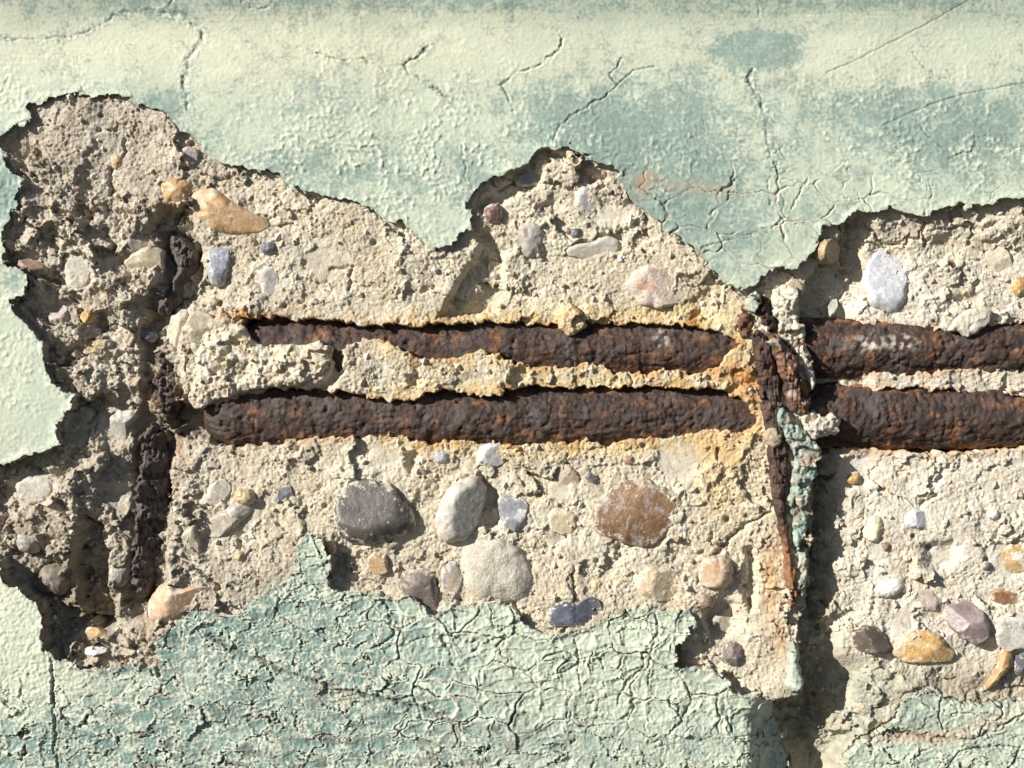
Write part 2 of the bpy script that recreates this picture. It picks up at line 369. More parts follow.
# ---- concrete: coarse levels
LV_L = [(300,250,-7),(250,190,-6),(400,280,-6),(340,215,-4),(440,240,-5),(440,300,-7),(520,200,-12),(540,170,-9),(560,250,-12),(600,180,-7),(640,230,-7),(640,270,-9),(690,255,-6),
 (700,300,-11),(620,310,-13),(740,310,-11),(350,300,-9),(250,300,-10),(230,330,-10),(500,310,-14),
 (360,366,-5),(400,366,-4),(380,385,-9),(430,374,-6),(470,368,-5),(470,382,-10),(500,368,-5),(540,378,-11),(600,378,-12),(700,380,-11),(745,372,-4),(750,345,-3),(735,362,-5),(756,400,-4),(765,425,-4),(722,378,-7),(735,325,-6),
 (230,460,-15),(300,450,-14),(400,450,-13),(500,450,-13),(600,455,-12),(700,440,-12),(740,450,-9),(200,470,-13),(190,520,-11),(250,520,-12),(320,510,-12),(420,530,-13),
 (550,540,-11),(600,560,-10),(700,520,-9),(720,560,-11),(680,600,-12),(720,620,-18),(715,650,-18),(740,670,-12),(690,645,-13),(500,600,-9),(430,590,-13),(360,570,-14),(280,560,-9),(230,590,-8),(200,595,-7),
 (310,545,-9),(345,560,-14),(560,620,-8),(640,600,-9),
 (60,115,-4),(120,106,-3),(170,135,-3),(150,170,-6),(60,150,-6),(20,155,-9),(40,120,-6),(60,190,-9),(100,200,-14),(30,230,-14),(60,240,-15),(120,230,-17),(140,270,-14),(90,280,-15),(30,300,-20),(60,300,-22),
 (60,340,-20),(100,340,-20),(140,330,-20),(75,370,-20),(100,400,-24),(85,430,-20),(120,440,-22),(60,470,-18),(20,480,-20),(0,500,-28),(30,520,-22),(100,475,-16),(70,500,-16),(110,510,-18),
 (72,522,-15),(112,580,-18),(90,535,-28),(95,580,-42),(100,615,-42),(60,560,-28),(45,600,-44),(15,560,-34),(60,630,-40),(75,645,-22),(110,648,-16),(125,610,-20),(118,560,-16),(140,640,-10),(165,625,-8),(-40,530,-30),(-60,510,-26),
 (200,300,-16),(205,270,-12),(190,230,-9),(215,350,-10),(185,350,-9),(178,372,-13),(188,392,-13),(180,405,-22),(175,440,-20),(178,470,-14),
 (770,480,-8),(790,520,-6),(798,560,-5),(796,600,-5),(792,640,-6),(795,680,-4),(760,600,-7),(765,650,-8),(770,350,-12),(790,340,-9),(802,380,-9),(805,430,-9),(775,300,-12),(795,290,-14),(760,290,-8)]
LV_R = [(830,300,-36),(815,290,-38),(825,265,-38),(845,250,-33),(852,232,-26),(870,235,-16),(875,222,-9),(930,222,-9),(1000,210,-8),(880,262,-21),(940,255,-19),(1000,262,-18),(940,310,-18),(880,315,-20),(1010,310,-18),
 (830,330,-38),(900,382,-20),(835,382,-36),(850,382,-26),(960,385,-19),(1020,384,-19),(825,470,-40),(848,470,-23),(825,520,-40),(842,520,-22),(860,520,-20),(825,560,-38),(840,570,-20),(820,600,-38),(834,600,-21),
 (900,480,-19),(960,470,-17),(900,520,-18),(960,540,-16),(1010,500,-16),(1010,600,-16),(900,600,-18),(930,650,-20),(960,680,-24),(1000,690,-24),(870,640,-20),(850,640,-21),(825,640,-46),(822,680,-56),(838,690,-46),
 (815,720,-70),(800,740,-76),(812,765,-76),(830,750,-60),(845,722,-36),(870,700,-20),(890,720,-18),(860,760,-22),(880,740,-26),(890,690,-18),(1060,300,-18),(1060,600,-16),(1110,400,-16),(820,850,-40)]
def shepard(pts, s=7.0, pw=2.2):
    num = np.zeros(X.shape, np.float32); den = np.zeros(X.shape, np.float32)
    for (px, py, h) in pts:
        wt = ((X - px) ** 2 + (Y - py) ** 2 + s * s) ** (-pw)
        wt = (wt * 1e8).astype(np.float32)
        num += wt * h; den += wt
    return num / np.maximum(den, 1e-30)
HL = shepard(LV_L); HR = shepard(LV_R)
sdC = sd_poly(XC, YC, CLIFF)
HC = HL + (HR - HL) * ss(2.5, -2.5, sdC)
def lower(poly, dh, soft=3.0, inner=0.0):
    """drop (or raise) the concrete inside an outline, sharp at its edge"""
    global HC
    p = np.array(poly); x0, y0 = p.min(0) - 30; x1, y1 = p.max(0) + 30
    i0, i1 = np.searchsorted(AY, [y0, y1]); j0, j1 = np.searchsorted(AX, [x0, x1])
    d = sd_poly(XC[i0:i1, j0:j1], YC[i0:i1, j0:j1], poly)
    HC[i0:i1, j0:j1] += dh * ss(soft * 0.5, -soft * 0.5 - inner, d)
lower([(473,225),(490,228),(505,252),(508,285),(496,312),(470,319),(436,320),(446,300),(458,276),(472,258),(477,244)], -15, 3, 6)      # recess right of the thick plate
lower([(500,180),(530,170),(545,172),(540,190),(520,196),(500,206),(480,216),(474,205)], -9, 4, 6)
lower([(93,452),(136,448),(142,470),(138,500),(112,506),(92,498)], -8, 5, 8)
lower([(66,560),(74,530),(80,514),(95,526),(108,550),(104,585),(108,610),(112,630),(98,640),(85,625),(74,605)], -22, 4, 5)
lower([(36,532),(50,536),(68,548),(66,556),(48,554),(36,548)], -9, 3, 4)
lower([(100,200),(112,205),(134,212),(135,224),(118,222),(104,215)], -8, 4, 4)
lower([(108,180),(118,190),(126,205),(118,205),(108,195)], -7, 3, 3)
lower([(80,212),(94,208),(98,222),(86,226)], -9, 4, 4)
lower([(48,270),(62,262),(66,285),(56,296),(40,296)], -8, 4, 4)
lower([(90,314),(102,310),(108,330),(100,338),(90,330)], -10, 3, 4)
lower([(88,285),(100,288),(102,298),(90,298)], -8, 4, 4)
lower([(704,604),(716,598),(738,600),(742,622),(730,640),(712,640),(702,622)], -8, 4, 6)
lower([(744,548),(756,546),(760,560),(757,606),(748,616),(742,590)], -12, 4, 5)          # dark oval pit left of the tie
lower([(406,374),(420,370),(425,380),(417,390),(410,388)], -7, 3, 3)
lower([(478,474),(490,478),(499,492),(503,512),(498,528),(486,530),(478,520),(484,500)], -12, 3, 3)
lower([(404,452),(416,450),(419,466),(412,478),(405,466)], -8, 3, 3)
lower([(508,366),(528,366),(530,382),(514,384)], -5, 3, 3)
lower([(166,400),(205,398),(214,412),(212,440),(176,436),(165,420)], -30, 5, 6)          # black hollow at the end of the lower bar
lower([(160,232),(174,228),(200,240),(218,286),(206,306),(176,306),(160,286)], -10, 4, 8)
lower([(330,552),(346,556),(352,570),(344,582),(334,578)], -9, 4, 4)
lower([(722,674),(732,672),(744,680),(740,690),(730,690)], -9, 3, 3)
lower([(870,600),(878,596),(880,612),(872,614)], -3, 3, 2)
lower([(918,548),(928,538),(962,545),(966,562),(950,580),(935,574)], -7, 4, 10)
lower([(331,352),(343,348),(346,372),(328,393),(312,390),(331,370)], -13, 3, 3)
lower([(953,300),(966,294),(984,292),(986,302),(972,308)], -5, 2, 3)
lower([(974,282),(980,278),(982,292),(976,296)], -5, 3, 3)
lower([(908,696),(930,690),(905,676),(895,690)], 4, 3, 3)
# groove of the corroded stirrup
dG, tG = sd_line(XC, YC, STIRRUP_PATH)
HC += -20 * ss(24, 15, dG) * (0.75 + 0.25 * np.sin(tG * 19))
# pale sockets and smooth faces left by lost pebbles
SMOOTH = np.zeros(X.shape, np.float32)
SOCKETS = [(612,217,18,9,-25,1.5),(119,427,17,16,0,4),(33,488,21,16,-10,1),(77,273,13,17,0,1),(680,460,22,17,0,1.5),(944,556,18,12,-25,2.5),(878,557,7,11,10,1),(120,498,16,12,0,4),
           (326,262,20,14,0,1.5),(722,612,11,17,15,4),(382,455,14,10,0,1.5),(560,490,10,9,0,1.5),(865,470,26,14,-20,2),(905,625,10,16,10,2),(1005,560,20,14,30,2),(255,512,14,8,-30,1)]
for (cx, cy, rx, ry, rot, dp) in SOCKETS:
    b = ss(0.25, 0.6, blob(XC, YC, cx, cy, rx * 1.25, ry * 1.25, rot)); SMOOTH = np.maximum(SMOOTH, b); HC -= dp * b
HSM = HC.copy()                                                            # smooth level, used to seat the stones
# trench for the bars
HC = np.where(sdBar < 6, HC + (-62 - HC) * ss(1.0, -2.2, sdBar), HC)
# ---- concrete: broken texture
AMP = 0.85 + 0.35 * ss(260, 60, X) * ss(120, 200, Y) - 0.10 * ss(820, 900, X)
big = fbm(XC / 46, YC / 40, 3, 301)
mid = 1 - np.abs(fbm(XC / 15, YC / 13, 3, 311)) * 2
fine = fbm(X / 3.6, Y / 3.4, 2, 331, 0.8) * (0.75 + 0.5 * ss(-.4, .4, perlin(X / 40, Y / 40, 333)))
va, vb, vid = voronoi(XC / 6.5, YC / 6.0, 17)
fa, fe = facets(XC / 44 + 0.25 * w1, YC / 36 + 0.25 * w2, 23, 2.4)
fb, fe2 = facets(XC / 19 + 0.25 * w2, YC / 16 + 0.25 * w1, 29, 2.4)
fc, fe3 = facets(XC / 8.5 + 0.3 * w1, YC / 7.5 + 0.3 * w2, 37, 2.6)
ROUGHZ = 0.45 + 0.75 * ss(260, 120, X) * ss(170, 215, Y) + -0.25 * blob(X, Y, 430, 372, 260, 26) + 0.3 * blob(X, Y, 560, 220, 90, 60) + 0.35 * blob(X, Y, 780, 320, 60, 70) + 0.15 * ss(820, 860, X) * ss(330, 250, Y) + 0.9 * blob(X, Y, 822, 580, 18, 150) + 0.6 * blob(X, Y, 850, 720, 30, 50)
ROUGHZ = np.clip(ROUGHZ * (0.40 + 0.95 * ss(-0.35, 0.45, fbm(X / 55, Y / 50, 2, 341))), 0, 1.15) * (1 - 0.8 * SMOOTH)
rough = (1 - 0.85 * SMOOTH)
TEX = AMP * (2.2 * big * (0.6 + 0.5 * ROUGHZ) + ROUGHZ * (12.0 * fa + 5.5 * fb + 1.2 * fc) + rough * (0.55 * mid + 0.90 * fine + 0.35 * (vid - 0.5) + 0.3 * (0.45 - va)))
HC = HC + TEX * FAR
# small blow holes
prnd = np.random.RandomState(5)
for k in range(80):
    cx, cy = prnd.uniform(0, 1024), prnd.uniform(95, 700); r = prnd.uniform(1.4, 3.6)
    i0, i1 = np.searchsorted(AY, [cy - 9, cy + 9]); j0, j1 = np.searchsorted(AX, [cx - 9, cx + 9])
    q = ((X[i0:i1, j0:j1] - cx) ** 2 + (Y[i0:i1, j0:j1] - cy) ** 2) / (r * r)
    HC[i0:i1, j0:j1] -= 2.2 * r * np.exp(-q * q)
for (cx, cy, r) in [(103,117,2.2),(101,131,2.4),(117,131,2.4)]:
    HC -= 5 * np.exp(-(((X - cx) ** 2 + (Y - cy) ** 2) / (r * r)) ** 2)
CRACKS_C = [([(178,556),(196,567),(208,578),(220,588)], 1.3, 6),([(560,640),(575,600),(572,575),(576,566)], 1.3, 6),([(700,580),(712,556),(736,534),(746,522),(770,512)], 2.0, 6),
 ([(868,226),(880,240),(905,246),(912,236),(920,240),(925,220),(926,246)], 1.5, 6),([(930,232),(945,231),(960,226),(985,230),(998,222)], 1.2, 4),([(860,245),(875,243),(893,247),(907,238)], 1.2, 4),
 ([(628,366),(631,378),(629,390)], 1.0, 4),([(645,368),(646,384)], 0.8, 3),([(128,140),(124,156),(108,178),(110,196)], 1.4, 4),([(480,170),(500,190),(515,182)], 1.5, 5),
 ([(548,150),(565,160),(578,168),(590,178),(604,180)], 3.0, 9),([(330,270),(352,265),(350,290)], 1.5, 4),([(886,575),(906,585)], 1, 3),([(888,490),(905,500),(915,505)], 1.0, 4),([(925,505),(938,496)], 1.8, 5),
 ([(508,607),(506,590),(512,600),(520,618)], 2.0, 6)]
for (ln, wd, dp) in CRACKS_C:
    p = np.array(ln); i0, i1 = np.searchsorted(AY, [p[:,1].min() - 15, p[:,1].max() + 15]); j0, j1 = np.searchsorted(AX, [p[:,0].min() - 15, p[:,0].max() + 15])
    d, _ = sd_line(XC[i0:i1, j0:j1], YC[i0:i1, j0:j1], ln)
    HC[i0:i1, j0:j1] -= dp * np.exp(-(d / wd) ** 2)

# ------------------------------------------------------------------ paint relief
HP = 2.2 * fbm(X / 170, Y / 150, 2, 401) * FAR
HP += np.minimum(np.logaddexp(0, (28 - Y) / 6.0) * 6.0, 60) * 0.30 * ss(-120, -30, Y)                     # the band along the top leans out
HP += -11 * ss(18, 6, sdR) - 5 * blob(X, Y, 905, 736, 45, 10, 0) * (sdR < 2)
HP += -34 * ss(742, 780, X + 4 * w1) * ss(688, 725, Y) * (sdR > 0) * FAR
HP += 6 * blob(X, Y, 330, 500, 500, 60) * 0
ridge = ss(0.5, 0.0, np.abs(perlin(X / 90 + 4, Y / 40, 409)))
# pimpled upper coat
pamp = 0.07 + 0.75 * blob(X, Y, 380, 160, 150, 75) + 0.55 * blob(X, Y, 640, 160, 90, 55) + 0.6 * blob(X, Y, 930, 140, 120, 60) + 0.5 * blob(X, Y, 40, 130, 60, 50) + 0.5 * blob(X, Y, 30, 250, 50, 100) + 0.2 * blob(X, Y, 20, 390, 60, 80)
n5 = perlin(X / 5.2 + w1 * 0.3, Y / 4.8 + w2 * 0.3, 421); n5b = perlin(X / 3.4, Y / 3.2, 431); n5c = perlin(X / 12, Y / 11, 433)
pamp = pamp * (0.25 + 1.0 * ss(-0.35, 0.35, fbm(X / 34, Y / 28, 2, 435)))
pim = np.maximum(n5 - 0.02, 0) * 2.3 - 1.2 * np.maximum(-n5 - 0.35, 0) + 0.35 * n5b + 0.3 * n5c
UPm = (sdU < 1.5) | (sdL < 1.5)
# plates of the crazed lower coat
XV = X + 6.5 * fbm(X / 20, Y / 16, 4, 441, 0.6); YV = Y + 5.5 * fbm(X / 20, Y / 16, 4, 443, 0.6)
XB = X + 7 * perlin(X / 30, Y / 24, 445) + 2.2 * perlin(X / 9, Y / 8, 446); YB = Y + 5.5 * perlin(X / 30, Y / 24, 447) + 2.0 * perlin(X / 9, Y / 8, 448)
aF1, aF2, aI = voronoi(XV / 23, YV / 15, 31); bF1, bF2, bI = voronoi(XB / 52, YB / 33 + 2, 37); dF1, dF2, dI = voronoi(XB / 27, YB / 17 + 5, 39); cF1, cF2, cI = voronoi(XV / 11, YV / 7.5, 43)
mR = ss(330, 440, X + 60 * fbm(X / 90, Y / 90, 2, 451)) * ss(770, 700, Y + 25 * perlin(X / 50, Y / 50, 453))
eA = aF2 - aF1; eB = (bF2 - bF1) * 1.9; eC = cF2 - cF1
e = np.where(mR > 0.5, np.minimum(eB, (dF2 - dF1) * 1.2 + 0.01 + 0.30 * np.maximum(0, perlin(X / 40, Y / 34, 461) + 0.10)), np.minimum(eA, eC * 0.9 + 0.10 + 0.5 * np.maximum(0, perlin(X / 24, Y / 22, 463) + 0.25)))
kidx = ss(0.02, 0.26, perlin(X / 60, Y / 45, 471) + 0.32) * ss(120, 60, np.hypot((X - 20) / 1.2, (Y - 610) / 1.0) - 10 + 0 * X)
keep = 0.30 + 0.30 * mR + (0.70 - 0.3 * mR) * ss(-0.3, 0.3, fbm(X / 36, Y / 28, 2, 473))
keep *= ss(60, 150, np.hypot(X - 0, (Y - 605) * 1.3))                      # the smoother pale corner at the left
lowmask = ss(2, -2, sdB) + ss(2, -2, sdR) * 0.8
upmask = blob(X, Y, 800, 225, 120, 55) * 0.9 + blob(X, Y, 690, 215, 70, 40) * 0.6
crk = ss(0.035 + 0.055 * ss(-.3, .5, perlin(X / 24, Y / 24, 479)), 0.005, e) * keep
wrk = 1 - np.abs(perlin(XV / 7.5, YV / 6.0, 481)) * 2.2
rim = np.exp(-((e - 0.16) / 0.11) ** 2)
pl, _pe = facets(XB / 52, YB / 33 + 2, 37, 2.2); pd, _pe = facets(XB / 27, YB / 17 + 5, 39, 2.6); pa, _pe = facets(XV / 23, YV / 15, 31, 2.4)
low_rel = -3.4 * crk + (0.8 + 0.5 * mR) * ss(0.50, 0.08, e) * keep + (2.2 * pl + 1.1 * pd) * mR + 1.8 * pa * (1 - mR) * keep + 0.5 * rim * keep + (0.60 + 0.05 * mR) * wrk + 0.5 * n5b + (aI - 0.5) * 1.2 * keep
eU = np.minimum(eB, 1); crkU = ss(0.075, 0.01, eU) * ss(0.15, 0.6, upmask)
brush = 0.45 * fbm(X / 90 , (Y + 4 * perlin(X / 120, Y / 60, 434)) / 2.2, 2, 437) * ss(-.1, .5, perlin(X / 150, Y / 14, 432)) * ss(110, 40, Y)
hair = ss(0.05, 0.0, dF2 - dF1) * ss(0.1, 0.5, fbm(X / 40, Y / 34, 2, 439)) * ss(90, 150, Y) * ss(420, 620, X)
up_rel = pamp * pim * 1.0 + 0.30 * brush - 1.3 * hair + 0.9 * perlin(X / 26, Y / 15, 438) * perlin(X / 60, Y / 60, 436) + 0.12 * n5b - 2.0 * crkU * ss(-.2,.2,perlin(X / 25, Y / 25, 477)) + 0.35 * np.exp(-((eU - 0.15) / 0.1) ** 2) * np.minimum(upmask, 1)
HP += FAR * np.where(UPm, up_rel, low_rel)
# single traced cracks of the paint
LINES_P = [([(0,40),(35,41),(75,40),(92,32),(118,18),(135,14),(168,14),(178,3),(182,-6)], 1.6, 1.2, .35),([(168,14),(190,20),(204,32),(202,45),(190,60),(186,85),(190,112)], 2.6, 2.0, .35),
 ([(318,56),(345,62),(362,60),(380,70),(384,73)], 1.4, 1.6, .6),([(430,48),(418,58),(405,66),(412,74),(424,82),(437,92),(447,100)], 1.7, 2.4, .8),
 ([(553,30),(562,42),(560,52),(540,66),(512,78),(500,86),(508,98),(514,112)], 1.5, 2.0, .6),([(622,60),(610,76),(618,86),(598,102),(570,118),(558,128),(553,146)], 1.2, 2.2, .85),([(618,86),(632,72),(654,68)], 1.0, 1.6, .6),
 ([(244,4),(258,14),(270,12),(275,6)], 1.3, 1.2, .4),([(300,48),(318,56),(342,62)], 1.2, 1.2, .3),([(752,70),(748,84),(758,100),(764,125),(768,150),(778,175)], 1.9, 2.4, .5),([(755,6),(758,20)], 1.5, 1.2, .3),
 ([(824,75),(850,64),(866,56),(885,46),(920,28),(950,12),(975,-2)], 0.8, 0.9, .8),([(880,128),(900,118),(925,107),(960,96),(1024,84)], 0.85, 1.0, .8),([(912,116),(922,132),(940,150)], 1.3, 2.0, .7),
 ([(912,54),(922,70),(944,80)], 1.2, 1.5, .6),([(948,160),(966,150),(990,146),(1024,150)], 1.1, 1.4, .5),([(926,180),(930,196),(922,216)], 1.2, 2.0, .8),([(700,250),(730,240),(765,232),(790,215),(794,200),(806,180)], 1.2, 2.0, .6),
 ([(845,198),(835,192),(850,180),(845,170)], 1.2, 1.5, .5),([(710,215),(726,200),(733,180)], 1.4, 2.4, .8),([(768,205),(766,185),(772,165)], 1.1, 1.5, .5),([(20,128),(50,112),(86,92),(84,86),(90,100)], 1.2, 1.4, .5),([(0,98),(12,82)], 1.3, 1.6, .6),
 ([(462,148),(466,178),(474,196)], 1.2, 1.6, .5),([(50,376),(54,366)], .8, 1, .4),
 ([(210,636),(240,650),(290,672),(340,688),(400,700),(450,714)], 2.6, 3.4, .95),([(55,655),(57,700),(60,780)], 1.5, 3.5, .95),([(0,735),(60,738),(130,733),(200,728)], 1.2, 1.8, .7),([(158,664),(161,675)], 1.5, 3, .9),
 ([(384,600),(392,615),(396,632),(388,640),(372,648)], 1.5, 3, .9),([(442,634),(450,650),(455,665)], 1.5, 3, .8),([(410,640),(440,634),(470,640),(498,632),(520,618)], 1.3, 2.6, .8),([(475,648),(492,640),(500,630)], 1.6, 3, .8),
 ([(575,640),(579,660),(570,668),(545,676)], 1.4, 3, .85),([(595,650),(604,668)], 1.4, 3, .8),([(642,650),(644,664),(625,680),(618,700)], 1.5, 3, .9),([(655,614),(658,630),(648,648),(642,650)], 1.8, 3.2, .6),([(684,680),(690,700),(680,720),(665,735)], 1.5, 3, .8),([(722,712),(732,730),(745,745)], 1.3, 3, .8),
 ([(760,690),(780,694)], 1.3, 2, .6),([(941,698),(939,716),(945,730)], 1.0, 2.6, .8),([(870,740),(888,732),(930,736),(960,742),(985,736),(1005,724),(1024,716)], 1.8, 3.5, .75),([(946,768),(960,752),(990,746),(1018,748),(1014,762),(1000,775)], 1.4, 3, .85)]
CRK = np.where(UPm, np.maximum(crkU * 0.6, hair * 0.45), crk)
BAND = np.zeros(X.shape, np.float32)
nzb = perlin(X / 7, Y / 7, 495)
for (ln, wd, dp, dk) in LINES_P:
    p = np.array(ln); i0, i1 = np.searchsorted(AY, [p[:,1].min() - 14, p[:,1].max() + 14]); j0, j1 = np.searchsorted(AX, [p[:,0].min() - 14, p[:,0].max() + 14])
    sl = (slice(i0, i1), slice(j0, j1))
    wob = 1.0 if wd > 1.0 else 0.35
    d, _ = sd_line(X[sl] + wob * (2.6 * w1[sl] + 1.3 * f1[sl]), Y[sl] + wob * (2.6 * w2[sl] + 1.3 * f2[sl]), ln)
    if wd > 1.5: BAND[sl] = np.maximum(BAND[sl], np.exp(-(d / 5.0) ** 2) * ss(-0.5, 0.2, n5b[sl] + nzb[sl]))
    brk = (0.15 + 0.85 * ss(-0.3, 0.25, perlin(X[sl] / 10, Y[sl] / 10, 491))) if wd > 1.0 else 1.0
    if dk > 0.84: brk = 0.55 + 0.45 * brk
    wd = wd * 0.75
    g = np.exp(-(d / wd) ** 2) * brk
    if p[:, 1].max() < 260: dp *= 0.75; dk *= 0.85
    HP[sl] += -dp * g + 0.22 * dp * np.exp(-((d - 2.4 * wd) / (1.1 * wd)) ** 2) * (0.5 + n5b[sl])
    CRK[sl] = np.maximum(CRK[sl], g * dk)
# curling lifted edge
HP += 1.7 * np.exp(-(np.minimum(sdP, 0) / 5.0) ** 2) * (0.35 + 0.65 * ss(-0.3, 0.3, perlin(X / 34, Y / 34, 499))) * FAR

# concrete passes beneath the paint
under = HP - 5.5 - 3.0 * np.exp(-(np.minimum(sdP, 0) / 9.0) ** 2)
mixp = ss(3.0, -5.0, sdP)
HC = np.where(sdP < 3.0, np.minimum(HC * (1 - mixp) + under * mixp, np.where(sdP < 0, under + 2.0, HC)), HC)
HC = np.where(sdP < -0.5, np.minimum(HC, HP - 4.2), HC)

# ------------------------------------------------------------------ where colours go
nA = fbm(X / 45, Y / 38, 3, 501); nB = fbm(X / 14, Y / 13, 3, 511)
def sumblob(lst):
    t = np.zeros(X.shape, np.float32)
    for (cx, cy, rx, ry, a) in lst: t += a * blob(X, Y, cx, cy, rx, ry)
    return t
T_UP = [(640,150,95,55,.95),(560,115,70,30,.45),(757,50,36,15,2.4),(690,205,80,50,.6),(885,120,95,35,.7),(960,155,85,40,.55),(1000,110,60,25,.4),(840,225,60,30,.25),(300,165,110,45,.42),(415,190,60,40,.3),(165,108,22,16,.75),
 (110,90,60,12,.3),(8,190,24,45,.9),(22,280,14,24,.5),(470,170,20,30,.5),(330,90,60,30,.2),(700,90,80,30,.25),(720,245,45,35,.35),(60,140,80,30,.2)]
tealU = 0.06 + np.minimum(1.3 * sumblob(T_UP), 1.15) + 0.55 * ss(26, 8, Y + 6 * nA) * ss(-20, 60, X) + 0.34 * nA + 0.28 * nB - 0.55 * ss(-0.1, 0.35, n5) * pamp + 0.3 * n5b + 0.25 * np.maximum(0, -n5c) - 0.25 * ss(0.2, 0.06, eU) * np.minimum(upmask, 1) * 1.6
creamU = 0.8 * blob(X, Y, 250, 52, 480, 36) + 0.45 * blob(X, Y, 860, 70, 160, 28) + 0.35 * blob(X, Y, 740, 140, 40, 40) + 0.3 * nA + 0.45 * np.maximum(n5, 0) * pamp * 1.3 + 0.25 * n5b + 0.5 * ss(0.2, 0.06, eU) * np.minimum(upmask, 1) + .2 * ss(60, 20, X) * ss(150, 300, Y)
T_LO = [(230,650,140,65,1.45),(90,745,170,45,1.15),(300,735,150,60,.95),(215,640,60,30,.4),(370,610,60,30,.5),(430,690,60,40,.35),(560,745,200,30,.3),(300,550,14,14,.9)]
tealB = 0.12 + np.minimum(1.1 * sumblob(T_LO), 1.0) - 0.5 * blob(X, Y, 110, 690, 70, 24) - 0.6 * blob(X, Y, 0, 640, 70, 70) + 0.30 * nA + 0.30 * nB - 0.9 * ss(0.35, 0.80, rim + 0.3 * nB + 0.2 * n5b) * (0.35 + 0.65 * (sdB < 0)) * ss(0.2, 0.7, sumblob(T_LO)) - 0.2 * np.maximum(wrk, 0) * ss(0.2, 0.7, sumblob(T_LO))
creamB = 0.12 + 0.35 * rim + 0.25 * nA + 0.2 * np.maximum(wrk, 0) * (1 - mR)
nC = fbm(X / 9, Y / 8, 3, 531, 0.65)
tealU = tealU + 0.5 * BAND
tealU = 0.28 * np.clip(tealU, 0, 1) + 0.62 * ss(0.12, 0.88, 0.85 * tealU + 0.30 * nC + 0.20 * n5b + 0.12 * nB) - 0.22 * ss(0.1, 0.6, nC + 0.5 * f1) - 0.10 * ss(0.3, 0.9, nB)
teal = np.clip(np.where(UPm, tealU, tealB), 0, 1); cream = np.clip(np.where(UPm, creamU, creamB), 0, 1)
teal = np.where(sdR < 2, np.clip(0.30 + 0.3 * nA + 0.3 * nB, 0, 0.7), teal)
stain = 0.8 * blob(X, Y + 0.5 * (YV - Y), 692, 189, 42, 8, 7) * ss(0.35, 0.9, 1 - np.abs(perlin((X + Y * .3) / 22, (Y - X * .12) / 3.5, 521)) * 1.3) + 0.9 * blob(XV, YV, 643, 186, 14, 9, -50) + 0.9 * blob(X, Y, 915, 737, 45, 6) + 0.5 * blob(X, Y, 990, 722, 40, 8, -20) + 0.5 * blob(X, Y, 340, 690, 40, 20) * ss(0.0, 0.5, nB)
stain = np.clip(stain, 0, 1)
dirtP = np.clip(CRK * 0.92 + 0.5 * ss(0.45, 0.9, nB) * lowmask * keep * ss(0.25, 0.1, e) + 0.55 * np.exp(-(np.minimum(sdP, 0) / 1.4) ** 2) * ss(-0.5, 0.4, perlin(X / 9, Y / 9, 517)) + 0.55 * ss(0.05, 0.7, fbm(X / 26, Y / 12, 3, 519)) * ss(640, 740, Y) * ss(760, 420, X) * ss(40, 160, X), 0, 1)
P_ATTR = {'teal': teal, 'cream': cream, 'stain': stain, 'dirt_shade': dirtP}

sdb = np.maximum(sdBar, 0)
rust = 0.62 * np.exp(-(sdb / (6.0 + 5.0 * nA)) ** 2) * ss(-0.5, 0.25, nB + 0.4 * nA) \
     + 0.9 * blob(XC, YC, 752, 385, 22, 22) + 0.55 * blob(XC, YC, 730, 372, 30, 10) + 0.8 * blob(XC, YC, 770, 580, 10, 42) + 0.55 * blob(XC, YC, 720, 450, 22, 20) \
     + 0.6 * blob(XC, YC, 780, 640, 8, 20) + 0.7 * blob(XC, YC, 237, 314, 22, 5) + 0.6 * blob(XC, YC, 175, 440, 7, 22) + 0.5 * blob(XC, YC, 172, 205, 14, 10) + 0.55 * blob(XC, YC, 150, 400, 14, 30) \
     + 0.8 * blob(XC, YC, 694, 318, 5, 16) + 0.5 * blob(XC, YC, 82, 604, 16, 12) + 0.5 * blob(XC, YC, 880, 715, 20, 16) * ss(-.1, .5, nB) + 0.5 * blob(XC, YC, 800, 500, 30, 40) * 0.6 + 0.35 * blob(XC, YC, 148, 590, 14, 40)
yellow = 0.95 * ss(26, 2, sdb) * (0.8 + 0.5 * nB) * ss(330, 420, X) * ss(860, 780, X) + 0.9 * blob(XC, YC, 722, 475, 25, 48) + 0.5 * blob(XC, YC, 740, 410, 30, 50) + 0.5 * blob(XC, YC, 690, 310, 60, 20) + 0.25 * blob(X, Y, 640, 320, 160, 14) + 0.3 * blob(X, Y, 860, 690, 30, 40) + 0.25 * nB
greyc = ss(330, 130, X + 40 * nA) * 0.85 + 0.5 * blob(X, Y, 340, 570, 120, 26) + 0.6 * blob(X, Y, 720, 650, 40, 30) + 0.7 * blob(X, Y, 985, 685, 45, 26) + 0.25 * ss(10, 2, np.abs(sdP)) + 0.2 * nA + 0.4 * blob(X, Y, 600, 190, 90, 30) + 0.5 * blob(X, Y, 950, 222, 100, 14)
white = ss(800, 880, X) * (0.45 + 0.35 * nA) * ss(240, 270, Y) * ss(690, 640, Y) + 0.22 * SMOOTH + 0.4 * blob(X, Y, 285, 365, 60, 26) + 0.3 * blob(X, Y, 740, 420, 14, 14)
